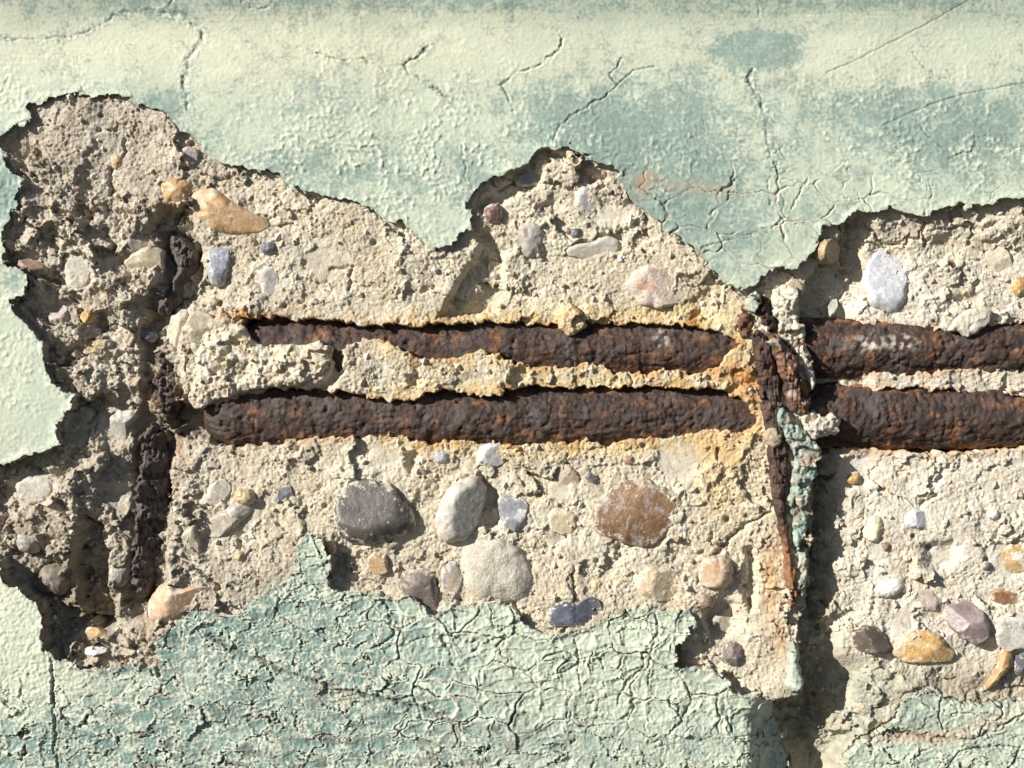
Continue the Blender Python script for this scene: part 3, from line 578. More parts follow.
dirt_shade_c = 0.38 * np.exp(-(dG / 17) ** 2) * ss(-.5, .4, nB) + 0.75 * blob(XC, YC, 75, 610, 50, 40) + 0.35 * blob(X, Y, 60, 540, 90, 60) + 0.7 * blob(XC, YC, 190, 420, 24, 26) + 0.5 * blob(X, Y, 150, 470, 22, 120) + 1.0 * blob(XC, YC, 818, 540, 15, 130) * ss(-1.0, 0.4, nB) + 0.9 * blob(XC, YC, 806, 725, 30, 48) * ss(-1.0, 0.2, nB) + 0.35 * blob(X, Y, 260, 585, 60, 14) + 0.5 * blob(X, Y, 970, 690, 60, 18) + 0.5 * ss(-1, -6, sdP) + 0.25 * nB * ss(300, 100, X)  # grime, plus shade painted into the tie crevice floor and the bottom hole
green = 1.0 * blob(X, Y, 866, 700, 34, 50) + 0.7 * blob(X, Y, 850, 755, 30, 30) + 0.3 * blob(X, Y, 275, 580, 22, 14) + 0.5 * blob(X, Y, 800, 720, 30, 40) + .3 * blob(X, Y, 900, 690, 60, 14)
green = green * ss(-0.7, 0.3, nB + 0.3)
C_ATTR = {k: np.clip(v, 0, 1) for k, v in {'rust': rust, 'yellow': yellow, 'grey': greyc, 'white': white, 'dirt_shade': dirt_shade_c, 'green': green}.items()}

# ------------------------------------------------------------------ the wall: broken concrete core and what is left of its paint
wall = empty('concrete_wall', 512, 384 + Z0 / S, -40)
tag(wall, 'pale green painted concrete wall with a large patch of its surface broken away', 'wall')
def cellmask(ok): return ok[:-1, :-1] & ok[1:, :-1] & ok[:-1, 1:] & ok[1:, 1:]
def cellany(ok): return ok[:-1, :-1] | ok[1:, :-1] | ok[:-1, 1:] | ok[1:, 1:]
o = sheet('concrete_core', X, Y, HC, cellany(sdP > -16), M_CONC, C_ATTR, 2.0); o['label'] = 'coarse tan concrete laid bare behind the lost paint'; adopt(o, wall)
for sd, lab in ((sdU, 'pale and teal paint above the broken patch, cracked and pimpled'), (sdL, 'smooth pale green paint at the side of the broken patch'),
                (sdB, 'heavily crazed paint below the broken patch'), (sdR, 'grey green paint ledge below the scattered brown stones')):
    o = sheet('paint_layer', X, Y, HP, cellmask(sd < 0.9), M_PAINT, P_ATTR, 2.4, None, sd, 0.6); o['label'] = lab; adopt(o, wall)

def level(x, y, R, th):
    k = np.linspace(0.05, 0.95, 7)[:, None]
    i = np.clip(np.searchsorted(AY, (y + k * R * np.sin(th)).ravel()), 0, len(AY) - 1); j = np.clip(np.searchsorted(AX, (x + k * R * np.cos(th)).ravel()), 0, len(AX) - 1)
    h = HC[i, j]; h = h[(sdP[i, j] > 0) & (sdBar[i, j] > 2)]
    return float(np.percentile(h, 56)) if len(h) > 8 else float(HSM[np.searchsorted(AY, y), np.searchsorted(AX, x)])

# relief pieces with their own outline, height and thickness
def relief(name, poly, h0, bulge, mat, edge=8.0, nz=1.6, size=6.0, seed=0, thick=8.0, tilt=(0, 0), step=None, warp=1.6, attrs=None, fibre=0.0, fac=0.0, parent=None):
    st = step or STEP; p = np.array(poly, float)
    x0, y0 = p.min(0) - 5; x1, y1 = p.max(0) + 5
    gx, gy = np.meshgrid(np.arange(x0, x1, st), np.arange(y0, y1, st))
    wx = gx + warp * fbm(gx / 9, gy / 9, 2, 601 + seed); wy = gy + warp * fbm(gx / 9, gy / 9, 2, 653 + seed)
    sd = sd_poly(wx, wy, poly)
    t = np.clip(-sd / edge, 0, 1)
    h = h0 + bulge * np.sqrt(np.maximum(1 - (1 - t) ** 2, 0)) + nz * fbm(gx / size, gy / size, 4, 701 + seed, 0.6) + tilt[0] * (gx - p[:, 0].mean()) + tilt[1] * (gy - p[:, 1].mean())
    if fac:
        h = h + fac * facets(gx / 19 + seed + 0.3 * fbm(gx / 9, gy / 9, 2, 3), gy / 15, 61 + seed, 2.6)[0] + 0.25 * fac * facets(gx / 7 + seed, gy / 6.5, 71 + seed, 2.6)[0]
    if fibre: h = h + fibre * fbm(gx / 2.6, gy / 16, 3, 751 + seed, 0.6)
    at = {k: (f(gx, gy) if callable(f) else np.full(gx.shape, f)) for k, f in (attrs or {}).items()}
    m = cellmask(sd < 0.7 * st)
    ob = sheet(name, gx.astype(np.float32), gy.astype(np.float32), h.astype(np.float32), m, mat, at, thick, None, sd.astype(np.float32), 0.0)
    if parent is not None: adopt(ob, parent)
    return ob

A_MORT = {'white': lambda x, y: np.clip(0.35 + 0.3 * perlin(x / 14, y / 14, 91), 0, 1), 'yellow': lambda x, y: np.clip(0.2 + 0.5 * perlin(x / 18, y / 12, 95), 0, 1)}
o = relief('mortar_lump', [(198,345),(206,332),(216,325),(227,319),(244,325),(249,335),(262,346),(281,344),(297,346),(320,341.5),(334,348),(331,366),(317,378),(297,386),(274,387),(254,389),(229,397),(209,405),(194,409),(188,396),(194,370)],
           -9, 6, M_CONC, 11, 1.2, 6, 1, 10, (0.055, 0), fac=6.0, attrs=A_MORT, warp=2.2, parent=wall); o['label'] = 'long pale mortar lump overhanging the lower bar'
o = relief('mortar_lump', [(553,314),(562,302),(572,303),(582,312),(588,326),(580,333),(568,336),(560,328)], -12, 9, M_CONC, 8, 1.2, 5, 2, 9, fac=3.0, attrs={'yellow': .75}, parent=wall); o['label'] = 'small yellow mortar lump lapping over the upper bar'
o = relief('mortar_lump', [(956,318),(966,310),(980,306),(992,308),(990,322),(978,332),(968,338),(958,332),(948,330)], -10, 4, M_CONC, 6, 1.2, 7, 3, 4, attrs={'white': .35, 'grey': .35}, parent=wall); o['label'] = 'thin mortar flake hanging over the upper bar'
o = relief('mortar_lump', [(800,414),(812,410),(820,416),(830,413),(838,420),(838,432),(828,438),(820,436),(812,442),(802,432)], -5, 9, M_CONC, 5, 0.9, 5, 4, 16, fac=7.0, warp=2.6, attrs={'white': .3}, parent=wall); o['label'] = 'cream mortar crumb stuck beside the rusty tie'
o = relief('mortar_lump', [(770,290),(782,284),(796,287),(800,300),(797,316),(804,330),(809,352),(815,372),(813,394),(808,388),(801,366),(790,347),(779,332),(772,316)], -12, 9, M_CONC, 6, 1.0, 6, 5, 14, fac=8.0, warp=2.6, attrs={'white': .3}, parent=wall); o['label'] = 'broken mortar edge running down beside the rusty tie'
o = relief('mortar_lump', [(60,482),(74,468),(92,456),(104,450),(108,460),(98,476),(84,492),(70,496)], -16, 9, M_CONC, 8, 1.4, 6, 6, 10, fac=5.0, attrs={'grey': .8, 'dirt_shade': .2}, parent=wall); o['label'] = 'slanting grey mortar ridge below the pale paint point'

# ------------------------------------------------------------------ reinforcing bars
def bar(name, yc, r, hc, x0, x1, mat, seed, label, white=None):
    nxx = int((x1 - x0) / 1.3); nt_ = int(2 * math.pi * r / 1.4)
    xs = np.linspace(x0, x1, nxx); th = np.linspace(0, 2 * np.pi, nt_, endpoint=False)
    gx, gt = np.meshgrid(xs, th, indexing='ij')
    arc = gt * r
    taper = np.clip((gx - x0) / 44.0, 0, 1); taper = np.sqrt(taper * (2 - taper))
    a, b, c = voronoi(gx / 9, arc / 8, seed)
    rr = r + 1.8 * fbm(gx / 45, arc / 45, 2, seed) + 0.9 * fbm(gx / 15, arc / 13, 4, seed + 3, 0.6) + (0.35 + 0.7 * ss(-0.3, 0.4, fbm(gx / 34, arc / 26, 2, seed + 21))) * fbm(gx / 5.2, arc / 4.6, 3, seed + 7, 0.75) + 1.3 * (c - 0.5) - 1.6 * ss(0.35, 0.0, b - a) * ss(0, .5, perlin(gx / 30, arc / 30, seed + 8))
    rr = rr + 1.2 * facets(gx / 21, arc / 13, seed + 31, 2.2)[0] + 1.0 * facets(gx / 8, arc / 6, seed + 33, 2.4)[0]
    rr = rr - 2.6 * ss(0.30, 0.62, perlin(gx / 7.5, arc / 6.0, seed + 41)) * ss(-.3, .3, perlin(gx / 50, arc / 40, seed + 43))
    rr = rr * (0.12 + 0.88 * taper)
    # angle measured so that the seam lies at the back
    yy = yc + 2.0 * perlin(gx / 120, gx * 0 + seed, 3) - rr * np.sin(gt - np.pi / 2 + np.pi / 2 - np.pi)
    hh = hc - 0.78 * rr * np.cos(gt)
    co = to_world(gx, yy, hh).reshape(-1, 3)
    i = np.arange(nxx - 1)[:, None] * nt_; j = np.arange(nt_)[None, :]; j2 = (j + 1) % nt_
    q = np.stack([(i + j), (i + nt_ + j), (i + nt_ + j2), (i + j2)], -1).reshape(-1, 4)
    at = {'rust': np.clip(0.5 * ss(0.2, 0.8, fbm(gx / 22, arc / 16, 4, seed + 11)) + 0.95 * ss(r * 0.76, r * 0.96, np.abs(yy - yc)) * ss(-.3, .4, fbm(gx / 16, arc / 16, 2, seed + 13)), 0, 1).ravel()}
    wv = np.zeros(gx.shape)
    for (cx, cy, rx, ry) in (white or []): wv += blob(gx, yy, cx, cy, rx, ry) * ss(-0.1, 0.35, fbm(gx / 7, arc / 7, 3, seed + 17)) * (hh > hc)
    at['white'] = np.clip(wv, 0, 0.9).ravel()
    ob = make_mesh(name, co, q, mat, at)
    ob.data.flip_normals() if False else None
    return tag(ob, label, 'steel bar', 'parallel reinforcing bars laid bare in the concrete')
bar('reinforcing_bar', 347.5, 30.0, -35, 226, 1130, M_BAR, 801, 'upper and thinner of two rusty bars, pale specks beyond the tie', [(872,343,18,8),(905,342,14,7),(662,338,8,9)])
bar('reinforcing_bar', 416.5, 34.0, -38.5, 199, 1130, M_BAR2, 833, 'lower and thicker of two rusty bars, blunt end under the pale mortar lump')

# ------------------------------------------------------------------ stirrups
st = empty('corroded_stirrup', 150, 605, -30)
tag(st, 'dark fibrous vertical stirrup rusted into pieces in a deep groove beside the bar ends', 'stirrup')
relief('stirrup_bar', [(166,230),(176,230),(188,240),(198,257),(192,272),(180,283),(179,302),(168,315),(153,315),(154,300),(166,286),(172,266),(165,246)], -34, 19, M_GREY, 12, 2.8, 7, 11, 14, fibre=1.6, attrs={'rust': 0.0}, parent=st)
relief('stirrup_bar', [(150,352),(160,350),(170,360),(178,384),(178,404),(170,416),(156,414),(146,398),(146,376),(150,366)], -36, 14, M_GREY, 9, 4.0, 7, 12, 14, fibre=1.2, attrs={'rust': lambda x, y: np.clip(0.9 * perlin(x / 9, y / 9, 5), 0, .7)}, parent=st)
relief('stirrup_bar', [(137,434),(150,424),(163,430),(167,455),(168,500),(167,540),(160,558),(154,570),(151,592),(141,600),(131,580),(132,540),(134,495),(137,458)], -36, 21, M_GREY, 9, 1.8, 12, 13, 16, fac=6.0, tilt=(-0.75, 0), fibre=1.5, warp=4.0, attrs={'rust': 0.0}, parent=st)

tie = empty('rusty_tie', 785, 605, 0)
tag(tie, 'rusty upright tie crossing the two bars with scraps of green paint clinging to it', 'stirrup')
relief('tie_bar', [(748,334),(756,330),(763,333),(771,346),(777,372),(782,400),(787,430),(789,470),(784,497),(787,522),(792,556),(796,576),(796,594),(792,606),(786,602),(782,576),(782,550),(777,528),(772,500),(767,452),(762,423),(759,399),(754,360)], -10, 12, M_SCALE, 6, 1.2, 8, 21, 16, fibre=1.3, fac=4.0, attrs={'rust': lambda x, y: np.clip(0.9 * ss(510, 560, y) + 0.4 * perlin(x / 9, y / 20, 7), 0, 1)}, parent=tie)
o = relief('rust_scale', [(764,331),(777,336),(791,351),(803,375),(810,402),(807,414),(796,416),(786,408),(780,382),(771,352)], -5, 12, M_SCALE, 6, 1.6, 6, 22, 16, fibre=1.4, fac=5.0, attrs={'rust': lambda x, y: np.clip(.35 + .6 * fbm(x / 8, y / 14, 2, 77), 0, .8), 'white': lambda x, y: np.clip(.9 * fbm(x / 7, y / 10, 2, 79), 0, .6)}, parent=tie); o['label'] = 'orange split flange of the tie'
o = relief('rust_scale', [(736,322),(741,314),(749,312),(755,320),(754,332),(748,337),(741,338),(736,332)], -10, 10, M_ORANGE, 6, 1.2, 5, 23, 14, fac=6.0, warp=2.6, attrs={'rust': .25}, parent=tie); o['label'] = 'dark red rust knob at the top of the tie'
o = relief('rust_scale', [(758,290),(768,296),(770,312),(778,324),(777,338),(768,334),(760,322),(752,312),(752,300)], -12, 10, M_SCALE, 5, 1.8, 5, 24, 14, fac=7.0, warp=2.6, parent=tie)
A_TEAL = lambda a: {'teal': lambda x, y: np.clip(a + 0.5 * perlin(x / 12, y / 12, 9), 0, 1), 'cream': lambda x, y: np.clip(0.2 + 0.5 * perlin(x / 9, y / 16, 10), 0, 1), 'dirt_shade': lambda x, y: np.clip(0.10 + 0.7 * perlin(x / 10, y / 18, 19), 0, .8)}
A_SCR = {'teal': lambda x, y: np.clip(.62 + 0.7 * fbm(x / 9, y / 12, 3, 9), 0, 1), 'cream': lambda x, y: np.clip(0.1 + 0.5 * perlin(x / 9, y / 16, 10), 0, 1), 'dirt_shade': lambda x, y: np.clip(0.12 + 0.8 * fbm(x / 8, y / 14, 3, 19), 0, .85), 'stain': lambda x, y: np.clip(fbm(x / 10, y / 18, 2, 29) * 1.2, 0, .8)}
relief('paint_scrap', [(776,411),(781,407),(787,416),(789,424),(798,424),(806,434),(814,444),(820,450),(819,459),(813,462),(815,474),(810,484),(807,500),(801,509),(793,503),(793,486),(791,470),(793,458),(790,450),(784,440),(779,428),(776,420)], 0, 5, M_PAINT, 4, 1.8, 6, 31, 7, attrs=A_SCR, parent=tie, fac=4.5, warp=2.2)
relief('paint_scrap', [(790,470),(796,474),(797,488),(793,500),(788,508),(786,498),(789,484)], -3, 4, M_PAINT, 4, 1.5, 6, 38, 7, attrs=A_SCR, parent=tie, fac=3.0, warp=1.8)
relief('paint_scrap', [(790,508),(798,506),(807,513),(806,526),(800,540),(796,550),(792,542),(792,524)], -1, 4, M_PAINT, 4, 1.6, 6, 32, 7, attrs=A_SCR, parent=tie, fac=4.0, warp=2.0)
relief('paint_scrap', [(798,552),(804,548),(807,562),(806,584),(801,596),(797,588),(797,566)], -1, 3, M_PAINT, 4, 1.5, 6, 33, 7, attrs=A_SCR, parent=tie, fac=3.5, warp=1.8)
relief('paint_scrap', [(748,296),(754,290),(760,294),(760,306),(754,314),(748,310)], -4, 5, M_PAINT, 3, 1.4, 5, 34, 9, fac=5.0, warp=2.4, attrs=A_SCR, parent=tie)
relief('paint_scrap', [(764,342),(772,340),(782,350),(784,358),(776,354)], 3, 3, M_PAINT, 3, 1.2, 5, 35, 4, fac=3.0, warp=2.4, attrs=A_SCR, parent=tie)
o = relief('mortar_ring', [(762,434),(766,428),(775,427),(781,434),(780,443),(773,448),(765,445)], 0, 8, M_CONC, 7, 1.2, 5, 36, 8, attrs={'dirt_shade': .35, 'rust': .3}, parent=tie)
relief('paint_scrap', [(786,645),(792,640),(797,650),(800,668),(803,684),(798,693),(788,692),(783,684),(786,668)], -6, 12, M_PAINT, 6, 1.0, 8, 37, 12, fac=3.0, warp=2.2, attrs={'teal': .35, 'cream': .2, 'dirt_shade': lambda x, y: np.clip(perlin(x / 10, y / 10, 3) * .6, 0, 1)}, parent=wall)['label'] = 'curled pale green paint flake above the dark hollow'

# ------------------------------------------------------------------ stones
ST_GROUP = 'aggregate stones set in the broken concrete'
def outline(shape):
    if isinstance(shape, tuple):
        cx, cy, rx, ry, rot = shape
        return cx, cy, None
    p = np.array(shape, float); return p[:, 0].mean(), p[:, 1].mean(), p
K = [0]
def stone(name, shape, prot, cols, label, flat=2.3, facets=0, rough=0.42, crust=0.25, size=14, irr=0.10, bump=0.25, tilt=(0, 0)):
    K[0] += 1; sd_ = 900 + K[0] * 7; rs = np.random.RandomState(sd_)
    cx, cy, p = outline(shape)
    nth = 84; nph = 30
    th = np.linspace(0, 2 * np.pi, nth, endpoint=False)
    if p is None:
        _, _, rx, ry, rot = shape; c = th - math.radians(rot)
        ct = np.cos(c); sn = np.sin(c); ex = 2.5
        R = (np.abs(ct / rx) ** ex + np.abs(sn / ry) ** ex) ** (-1 / ex)
        R = R * (1 + irr * (perlin(np.cos(th) * 1.3 + sd_, np.sin(th) * 1.3, sd_) + 0.5 * perlin(np.cos(th) * 3.1, np.sin(th) * 3.1 + sd_, sd_)))
    else:
        R = np.zeros(nth); n = len(p)
        for k, a in enumerate(th):
            dx, dy = math.cos(a), math.sin(a); best = 0
            for i in range(n):
                ax, ay = p[i] - (cx, cy); bx, by = p[(i + 1) % n] - (cx, cy)
                den = dx * (by - ay) - dy * (bx - ax)
                if abs(den) < 1e-9: continue
                t = (ax * (by - ay) - ay * (bx - ax)) / den; u = (ax * dy - ay * dx) / den
                if t > 0 and -1e-6 <= u <= 1 + 1e-6: best = max(best, t)
            R[k] = best
        R = (np.roll(R, 1) + 2 * R + np.roll(R, -1)) / 4
    R = R * (1 + 0.05 * fbm(np.cos(th) * 2.2 + sd_, np.sin(th) * 2.2, 3, sd_ + 1, 0.65)) + 0.8
    rm = R.mean(); sink = min(5.0, 0.35 * rm)
    lv = level(cx, cy, R[None, :], th[None, :]); fr = max(prot + sink, 2.5); bk = rm * 0.8
    ph = np.linspace(0, np.pi, nph)                                       # 0 front pole, pi back pole
    gp, gt = np.meshgrid(ph, th, indexing='ij')
    tt = np.abs(np.sin(gp)) ** (2 / flat); zz = np.sign(np.cos(gp)) * np.abs(np.cos(gp)) ** (2 / flat)
    ux = np.cos(gt) * R[None, :] * tt; uy = np.sin(gt) * R[None, :] * tt
    h = np.where(zz > 0, zz * fr, zz * bk)
    nzv = fbm((cx + ux) / (rm * 0.8) + sd_, (cy + uy) / (rm * 0.8), 3, sd_) * 0.11 * min(rm, 22) * ss(0, 0.4, zz)
    h = h + nzv + (tilt[0] * ux + tilt[1] * uy) * ss(-0.2, 0.3, zz)
    for f in range(facets):                                               # conchoidal breaks: planes that slice the front
        a = rs.uniform(0, 2 * np.pi); sl = rs.uniform(0.12, 0.42) * fr / rm * 1.7; top = fr * rs.uniform(0.72, 0.95)
        cut = top - sl * (np.cos(a) * ux + np.sin(a) * uy) + 0.25 * fbm(ux / 6, uy / 6, 2, sd_ + f)
        h = np.where(zz > 0, np.minimum(h, np.maximum(cut, -sink)), h)
    co = to_world(cx + ux, cy + uy, lv - sink + h)
    vs_ = np.concatenate([co[0:1, 0], co[1:-1].reshape(-1, 3), co[-1:, 0]])
    quads = []; tris = []
    b = lambda i, j: 1 + (i - 1) * nth + (j % nth)
    last = len(vs_) - 1
    me_f = []
    for j in range(nth):
        me_f.append((0, b(1, j + 1), b(1, j)))
        for i in range(1, nph - 2): me_f.append((b(i, j), b(i, j + 1), b(i + 1, j + 1), b(i + 1, j)))
        me_f.append((b(nph - 2, j), b(nph - 2, j + 1), last))
    org = to_world(np.float64(cx), np.float64(cy), np.float64(lv))
    me = bpy.data.meshes.new(name); me.from_pydata((vs_ - org).tolist(), [], me_f); me.update()
    me.polygons.foreach_set('use_smooth', np.full(len(me.polygons), True))
    av = me.attributes.new('rim', 'FLOAT', 'POINT')
    rimv = np.concatenate([[0.0], tt[1:-1].ravel(), [1.0]])
    av.data.foreach_set('value', (ss(0.62, 1.0, rimv)).astype(np.float32))
    me.materials.append(stone_mat(name + '_surface', *[c + (1,) for c in cols], size=size, rough=rough, crust=crust, bump=bump, off=K[0] * 0.73))
    o = bpy.data.objects.new(name, me); C.objects.link(o); o.location = org
    return tag(o, label, 'stone', ST_GROUP)

OR = [(0.50,0.29,0.13),(0.60,0.40,0.22),(0.62,0.47,0.32)]
GREY = [(0.30,0.285,0.26),(0.40,0.38,0.34)]
DARK = [(0.085,0.078,0.075),(0.15,0.135,0.125)]
PALE = [(0.50,0.46,0.39),(0.62,0.58,0.50)]
WHITE = [(0.66,0.64,0.60),(0.78,0.76,0.72)]
BLUE = [(0.27,0.29,0.33),(0.42,0.44,0.48),(0.62,0.63,0.64)]
BROWN = [(0.20,0.125,0.085),(0.31,0.20,0.13)]
MAUVE = [(0.34,0.27,0.26),(0.45,0.37,0.35)]
AMBER = [(0.42,0.24,0.07),(0.55,0.37,0.16)]
stone('orange_stone', [(190,197),(197,190),(211,186),(227,197),(246,209),(268,219),(274,228),(262,234),(238,236),(213,230),(197,217)], 9, OR, 'large tapering orange stone just below the upper paint edge', 2.1, 1, .4, .2, tilt=(-.05,0))
stone('orange_stone', (177,190,15,13,10), 7, OR[:2], 'round orange pebble touching the tapering orange stone', 2.1, 0, .4, .3)
stone('pink_stone', (190,157,9,9,0), 5, [(0.44,0.35,0.34),(0.54,0.45,0.42)], 'small pinkish split pebble tucked under the paint edge', 2.1, 1, .5, .2)
stone('amber_stone', (117,161,6,8,-20), 4, [(0.50,0.35,0.18),(0.6,0.48,0.3)], 'small peach pebble alone in the grey upper concrete', 2.1, 0, .5, .3)
stone('flint_stone', (218,262,11,25,5), 8, BLUE, 'upright blue grey flint chip beside the upper end of the corroded stirrup', 2.4, 3, .3, .2, size=9)
stone('flint_stone', (269,248,8,6,0), 6, [(0.12,0.12,0.14),(0.22,0.22,0.25)], 'tiny dark slate pebble under the tapering orange stone', 2.1, 0, .5, .2)
stone('mauve_stone', (270,282,11,21,-15), 4, [(0.42,0.38,0.37),(0.54,0.5,0.47)], 'dull mauve pebble above the thin end of the upper bar', 2.2, 1, .6, .5)
stone('grey_stone', (532,240,13,18,-15), 7, [(0.33,0.30,0.275),(0.43,0.39,0.35)], 'smooth brownish grey pebble standing in the concrete under the upper paint notch', 2.6, 0, .5, .15)
stone('dark_red_stone', (493,214,9,10,0), 10, [(0.15,0.085,0.07),(0.25,0.15,0.12)], 'dark maroon pebble shaded by the notch in the upper paint', 2.2, 1)
stone('flint_stone', (527,178,11,7,-10), 9, [(0.20,0.22,0.25),(0.33,0.35,0.37)], 'small slate blue chip hidden close under the paint arch', 2.5, 2, .4, .15)
stone('pale_stone', (587,199,12,12,0), 4, [(0.42,0.42,0.41),(0.57,0.56,0.53)], 'pale bluish grey pebble half covered below the lifted crust', 2.6, 1, .5, .35)
stone('pale_stone', [(561,248),(575,244),(590,243),(606,236),(620,240),(621,250),(606,256),(586,259),(568,256)], 5, PALE, 'long pale beige stone with a waist below the smooth grey face', 2.8, 1, .55, .3)
stone('flint_stone', (576,233,5,5,0), 5, [(0.10,0.10,0.12),(0.18,0.18,0.21)], 'bead sized dark blue pebble above the long pale beige stone', 2.0)
stone('pink_stone', [(626,285),(632,272),(648,264),(668,268),(684,276),(688,290),(680,303),(660,308),(640,304)], 6, [(0.58,0.44,0.36),(0.68,0.60,0.52),(0.56,0.30,0.20)], 'broad pinkish white stone over the middle of the upper bar', 2.5, 1, .6, .5, bump=.5)
stone('quartz_stone', [(864,282),(870,262),(878,246),(888,248),(900,258),(910,276),(909,296),(900,311),(886,313),(872,304)], 8, [(0.50,0.53,0.58),(0.70,0.71,0.73),(0.80,0.79,0.76)], 'large white and blue grey quartz stone above the bar', 2.6, 2, .35, .1, size=16)
stone('brown_stone', (827,251,13,12,10), 25, [(0.36,0.24,0.13),(0.47,0.34,0.20)], 'tan brown pebble jutting from under the paint into the shadow', 2.5, 1, .4, .15)
stone('brown_stone', (795,288,10,9,20), 5, [(0.42,0.32,0.20),(0.52,0.42,0.29)], 'small tan pebble under the hanging paint tip', 2.4, 1, .5, .3)
stone('cream_stone', [(983,262),(990,250),(1004,245),(1012,252),(1015,267),(1000,272),(988,270)], 6, [(0.60,0.53,0.40),(0.70,0.64,0.52)], 'angular cream stone below the far end of the upper paint edge', 3.0, 3, .5, .2)
stone('amber_stone', (952,264,3.2,4.5,0), 3, [(0.36,0.16,0.05),(0.46,0.24,0.09)], 'rice grain sized rusty speck near the white quartz stone', 2.0, 0, .5, .0)
stone('amber_stone', (1022,286,7,10,0), 5, AMBER, 'yellow pebble cut by the picture edge above the upper bar', 2.3)
stone('brown_stone', (30,266,15,6.5,14), 14, [(0.30,0.19,0.14),(0.40,0.28,0.21)], 'flat reddish brown stone wedged at the ragged side paint edge', 2.5, 1, .5, .15)
stone('pale_stone', (76,273,13,17,0), 3, [(0.52,0.47,0.39),(0.60,0.55,0.47)], 'pale flat stone face near the side paint with a soft oval outline', 3.2, 1, .8, .4)
stone('flint_stone', [(122,262),(134,252),(150,245),(163,250),(162,272),(154,281),(140,274),(130,270)], 8, [(0.40,0.34,0.20),(0.54,0.48,0.34)], 'yellowish angular flint beside the upper end of the corroded stirrup', 3, 3, .4, .3)
stone('grey_stone', (134,243,14,8,-15), 7, [(0.32,0.29,0.24),(0.42,0.38,0.32)], 'dull grey chip resting on the yellowish angular flint', 2.8, 2, .6, .4)
stone('mauve_stone', (56,314,10,10,0), 6, [(0.44,0.36,0.32),(0.55,0.47,0.41)], 'pinkish grey pebble close to the side paint edge', 2.3, 1, .55, .4)
stone('amber_stone', (86,316,7,6,-40), 8, AMBER, 'ochre pebble at the lip of a small black hole', 2.2, 1, .35, .1)
stone('flint_stone', (141,334,12,7.5,5), 9, [(0.11,0.115,0.135),(0.22,0.225,0.25)], 'dark slate blue pebble beside the middle of the corroded stirrup', 2.2, 0, .4, .1)
stone('amber_stone', (88,346,17,6.5,-5), 6, [(0.40,0.31,0.17),(0.52,0.43,0.28)], 'flat honey coloured stone below the small black hole', 2.5, 1, .4, .25)
stone('cream_stone', [(163,336),(168,316),(178,308),(187,310),(186,330),(188,346),(176,348),(166,344)], 10, [(0.56,0.50,0.37),(0.67,0.61,0.48)], 'cream flint with a sharp upright edge beside the corroded stirrup', 3, 2, .4, .15)
stone('flint_stone', (200,328,13,16,10), 8, [(0.36,0.32,0.22),(0.48,0.43,0.32)], 'olive beige fractured flint next to the cream sharp edged one', 3, 3, .4, .2)
stone('brown_stone', [(99,384),(106,388),(114,396),(114,403),(106,401),(101,394)], 9, [(0.38,0.22,0.10),(0.50,0.34,0.18)], 'small pointed orange brown chip beside the pale paint point', 2.5, 2, .4, .1)
stone('pale_stone', [(104,432),(106,418),(116,410),(132,408),(134,416),(124,428),(122,440),(114,444)], 6, [(0.46,0.44,0.39),(0.58,0.55,0.49)], 'pale grey hollow flint below the pointed orange brown chip', 3, 2, .5, .2)
stone('pale_stone', (33,489,20,15,-12), 5, [(0.50,0.46,0.38),(0.60,0.56,0.48)], 'flat pale beige stone under the lower side of the left paint', 3, 1, .6, .3)
stone('grey_stone', (23,544,13,10.5,10), 12, [(0.31,0.29,0.25),(0.41,0.385,0.33)], 'grey pebble above the round brown one near the picture edge', 2.2, 0, .55, .35)
stone('brown_stone', (47,583,19,15.5,8), 22, [(0.20,0.165,0.135),(0.27,0.225,0.18)], 'round smooth brown grey pebble set in the deep shadow', 2.05, 0, .6, .0, irr=.05)
stone('grey_stone', (117,571,10,18,12), 9, [(0.28,0.265,0.23),(0.38,0.36,0.31)], 'lumpy grey upright stone beside the foot of the corroded stirrup', 2.3, 1, .7, .4)
stone('orange_stone', [(145,613),(150,598),(160,586),(168,583),(178,588),(192,587),(206,585),(214,589),(215,600),(198,604),(184,611),(174,619),(158,622),(148,620)], 13, [(0.56,0.36,0.20),(0.62,0.44,0.30),(0.68,0.60,0.48)], 'long peach stone lying on the crazed paint edge', 2.5, 1, .45, .15, tilt=(0.22, -0.1))
stone('flint_stone', [(174,557),(178,540),(187,529),(196,522),(200,545),(199,562),(186,563)], 5, [(0.32,0.28,0.20),(0.46,0.41,0.31)], 'olive grey flint shard beside the foot of the corroded stirrup', 3, 2, .35, .2)
stone('flint_stone', [(205,531),(208,520),(222,510),(240,500),(254,500),(256,506),(248,516),(235,527),(218,538),(208,537)], 8, [(0.38,0.33,0.26),(0.52,0.47,0.39),(0.6,0.55,0.47)], 'long glassy grey beige flint slanting up to an amber pebble', 2.4, 1, .25, .05)
stone('amber_stone', (245,497,10,7.5,10), 10, [(0.46,0.33,0.17),(0.58,0.46,0.28)], 'amber pebble capping the long glassy flint', 2.3, 0, .35, .05)
stone('grey_stone', (218,494,10,15,35), 5, [(0.38,0.34,0.28),(0.48,0.44,0.37)], 'dull grey stone behind the upper end of the long glassy flint', 2.5, 1, .6, .4)
stone('flint_stone', [(274,500),(279,489),(290,486),(291,494),(285,504),(277,504)], 5, [(0.16,0.17,0.18),(0.34,0.35,0.35)], 'small slate grey flint chip below the blunt bar end', 3, 3, .3, .1)
stone('dark_pebble', [(332,510),(338,492),(352,482),(370,479),(392,484),(403,502),(413,511),(416,528),(405,536),(385,543),(365,547),(346,540),(335,527)], 19, [(0.075,0.068,0.062),(0.13,0.118,0.105)], 'large dark grey pebble flecked with pale cement', 2.3, 1, .4, .12, size=20)
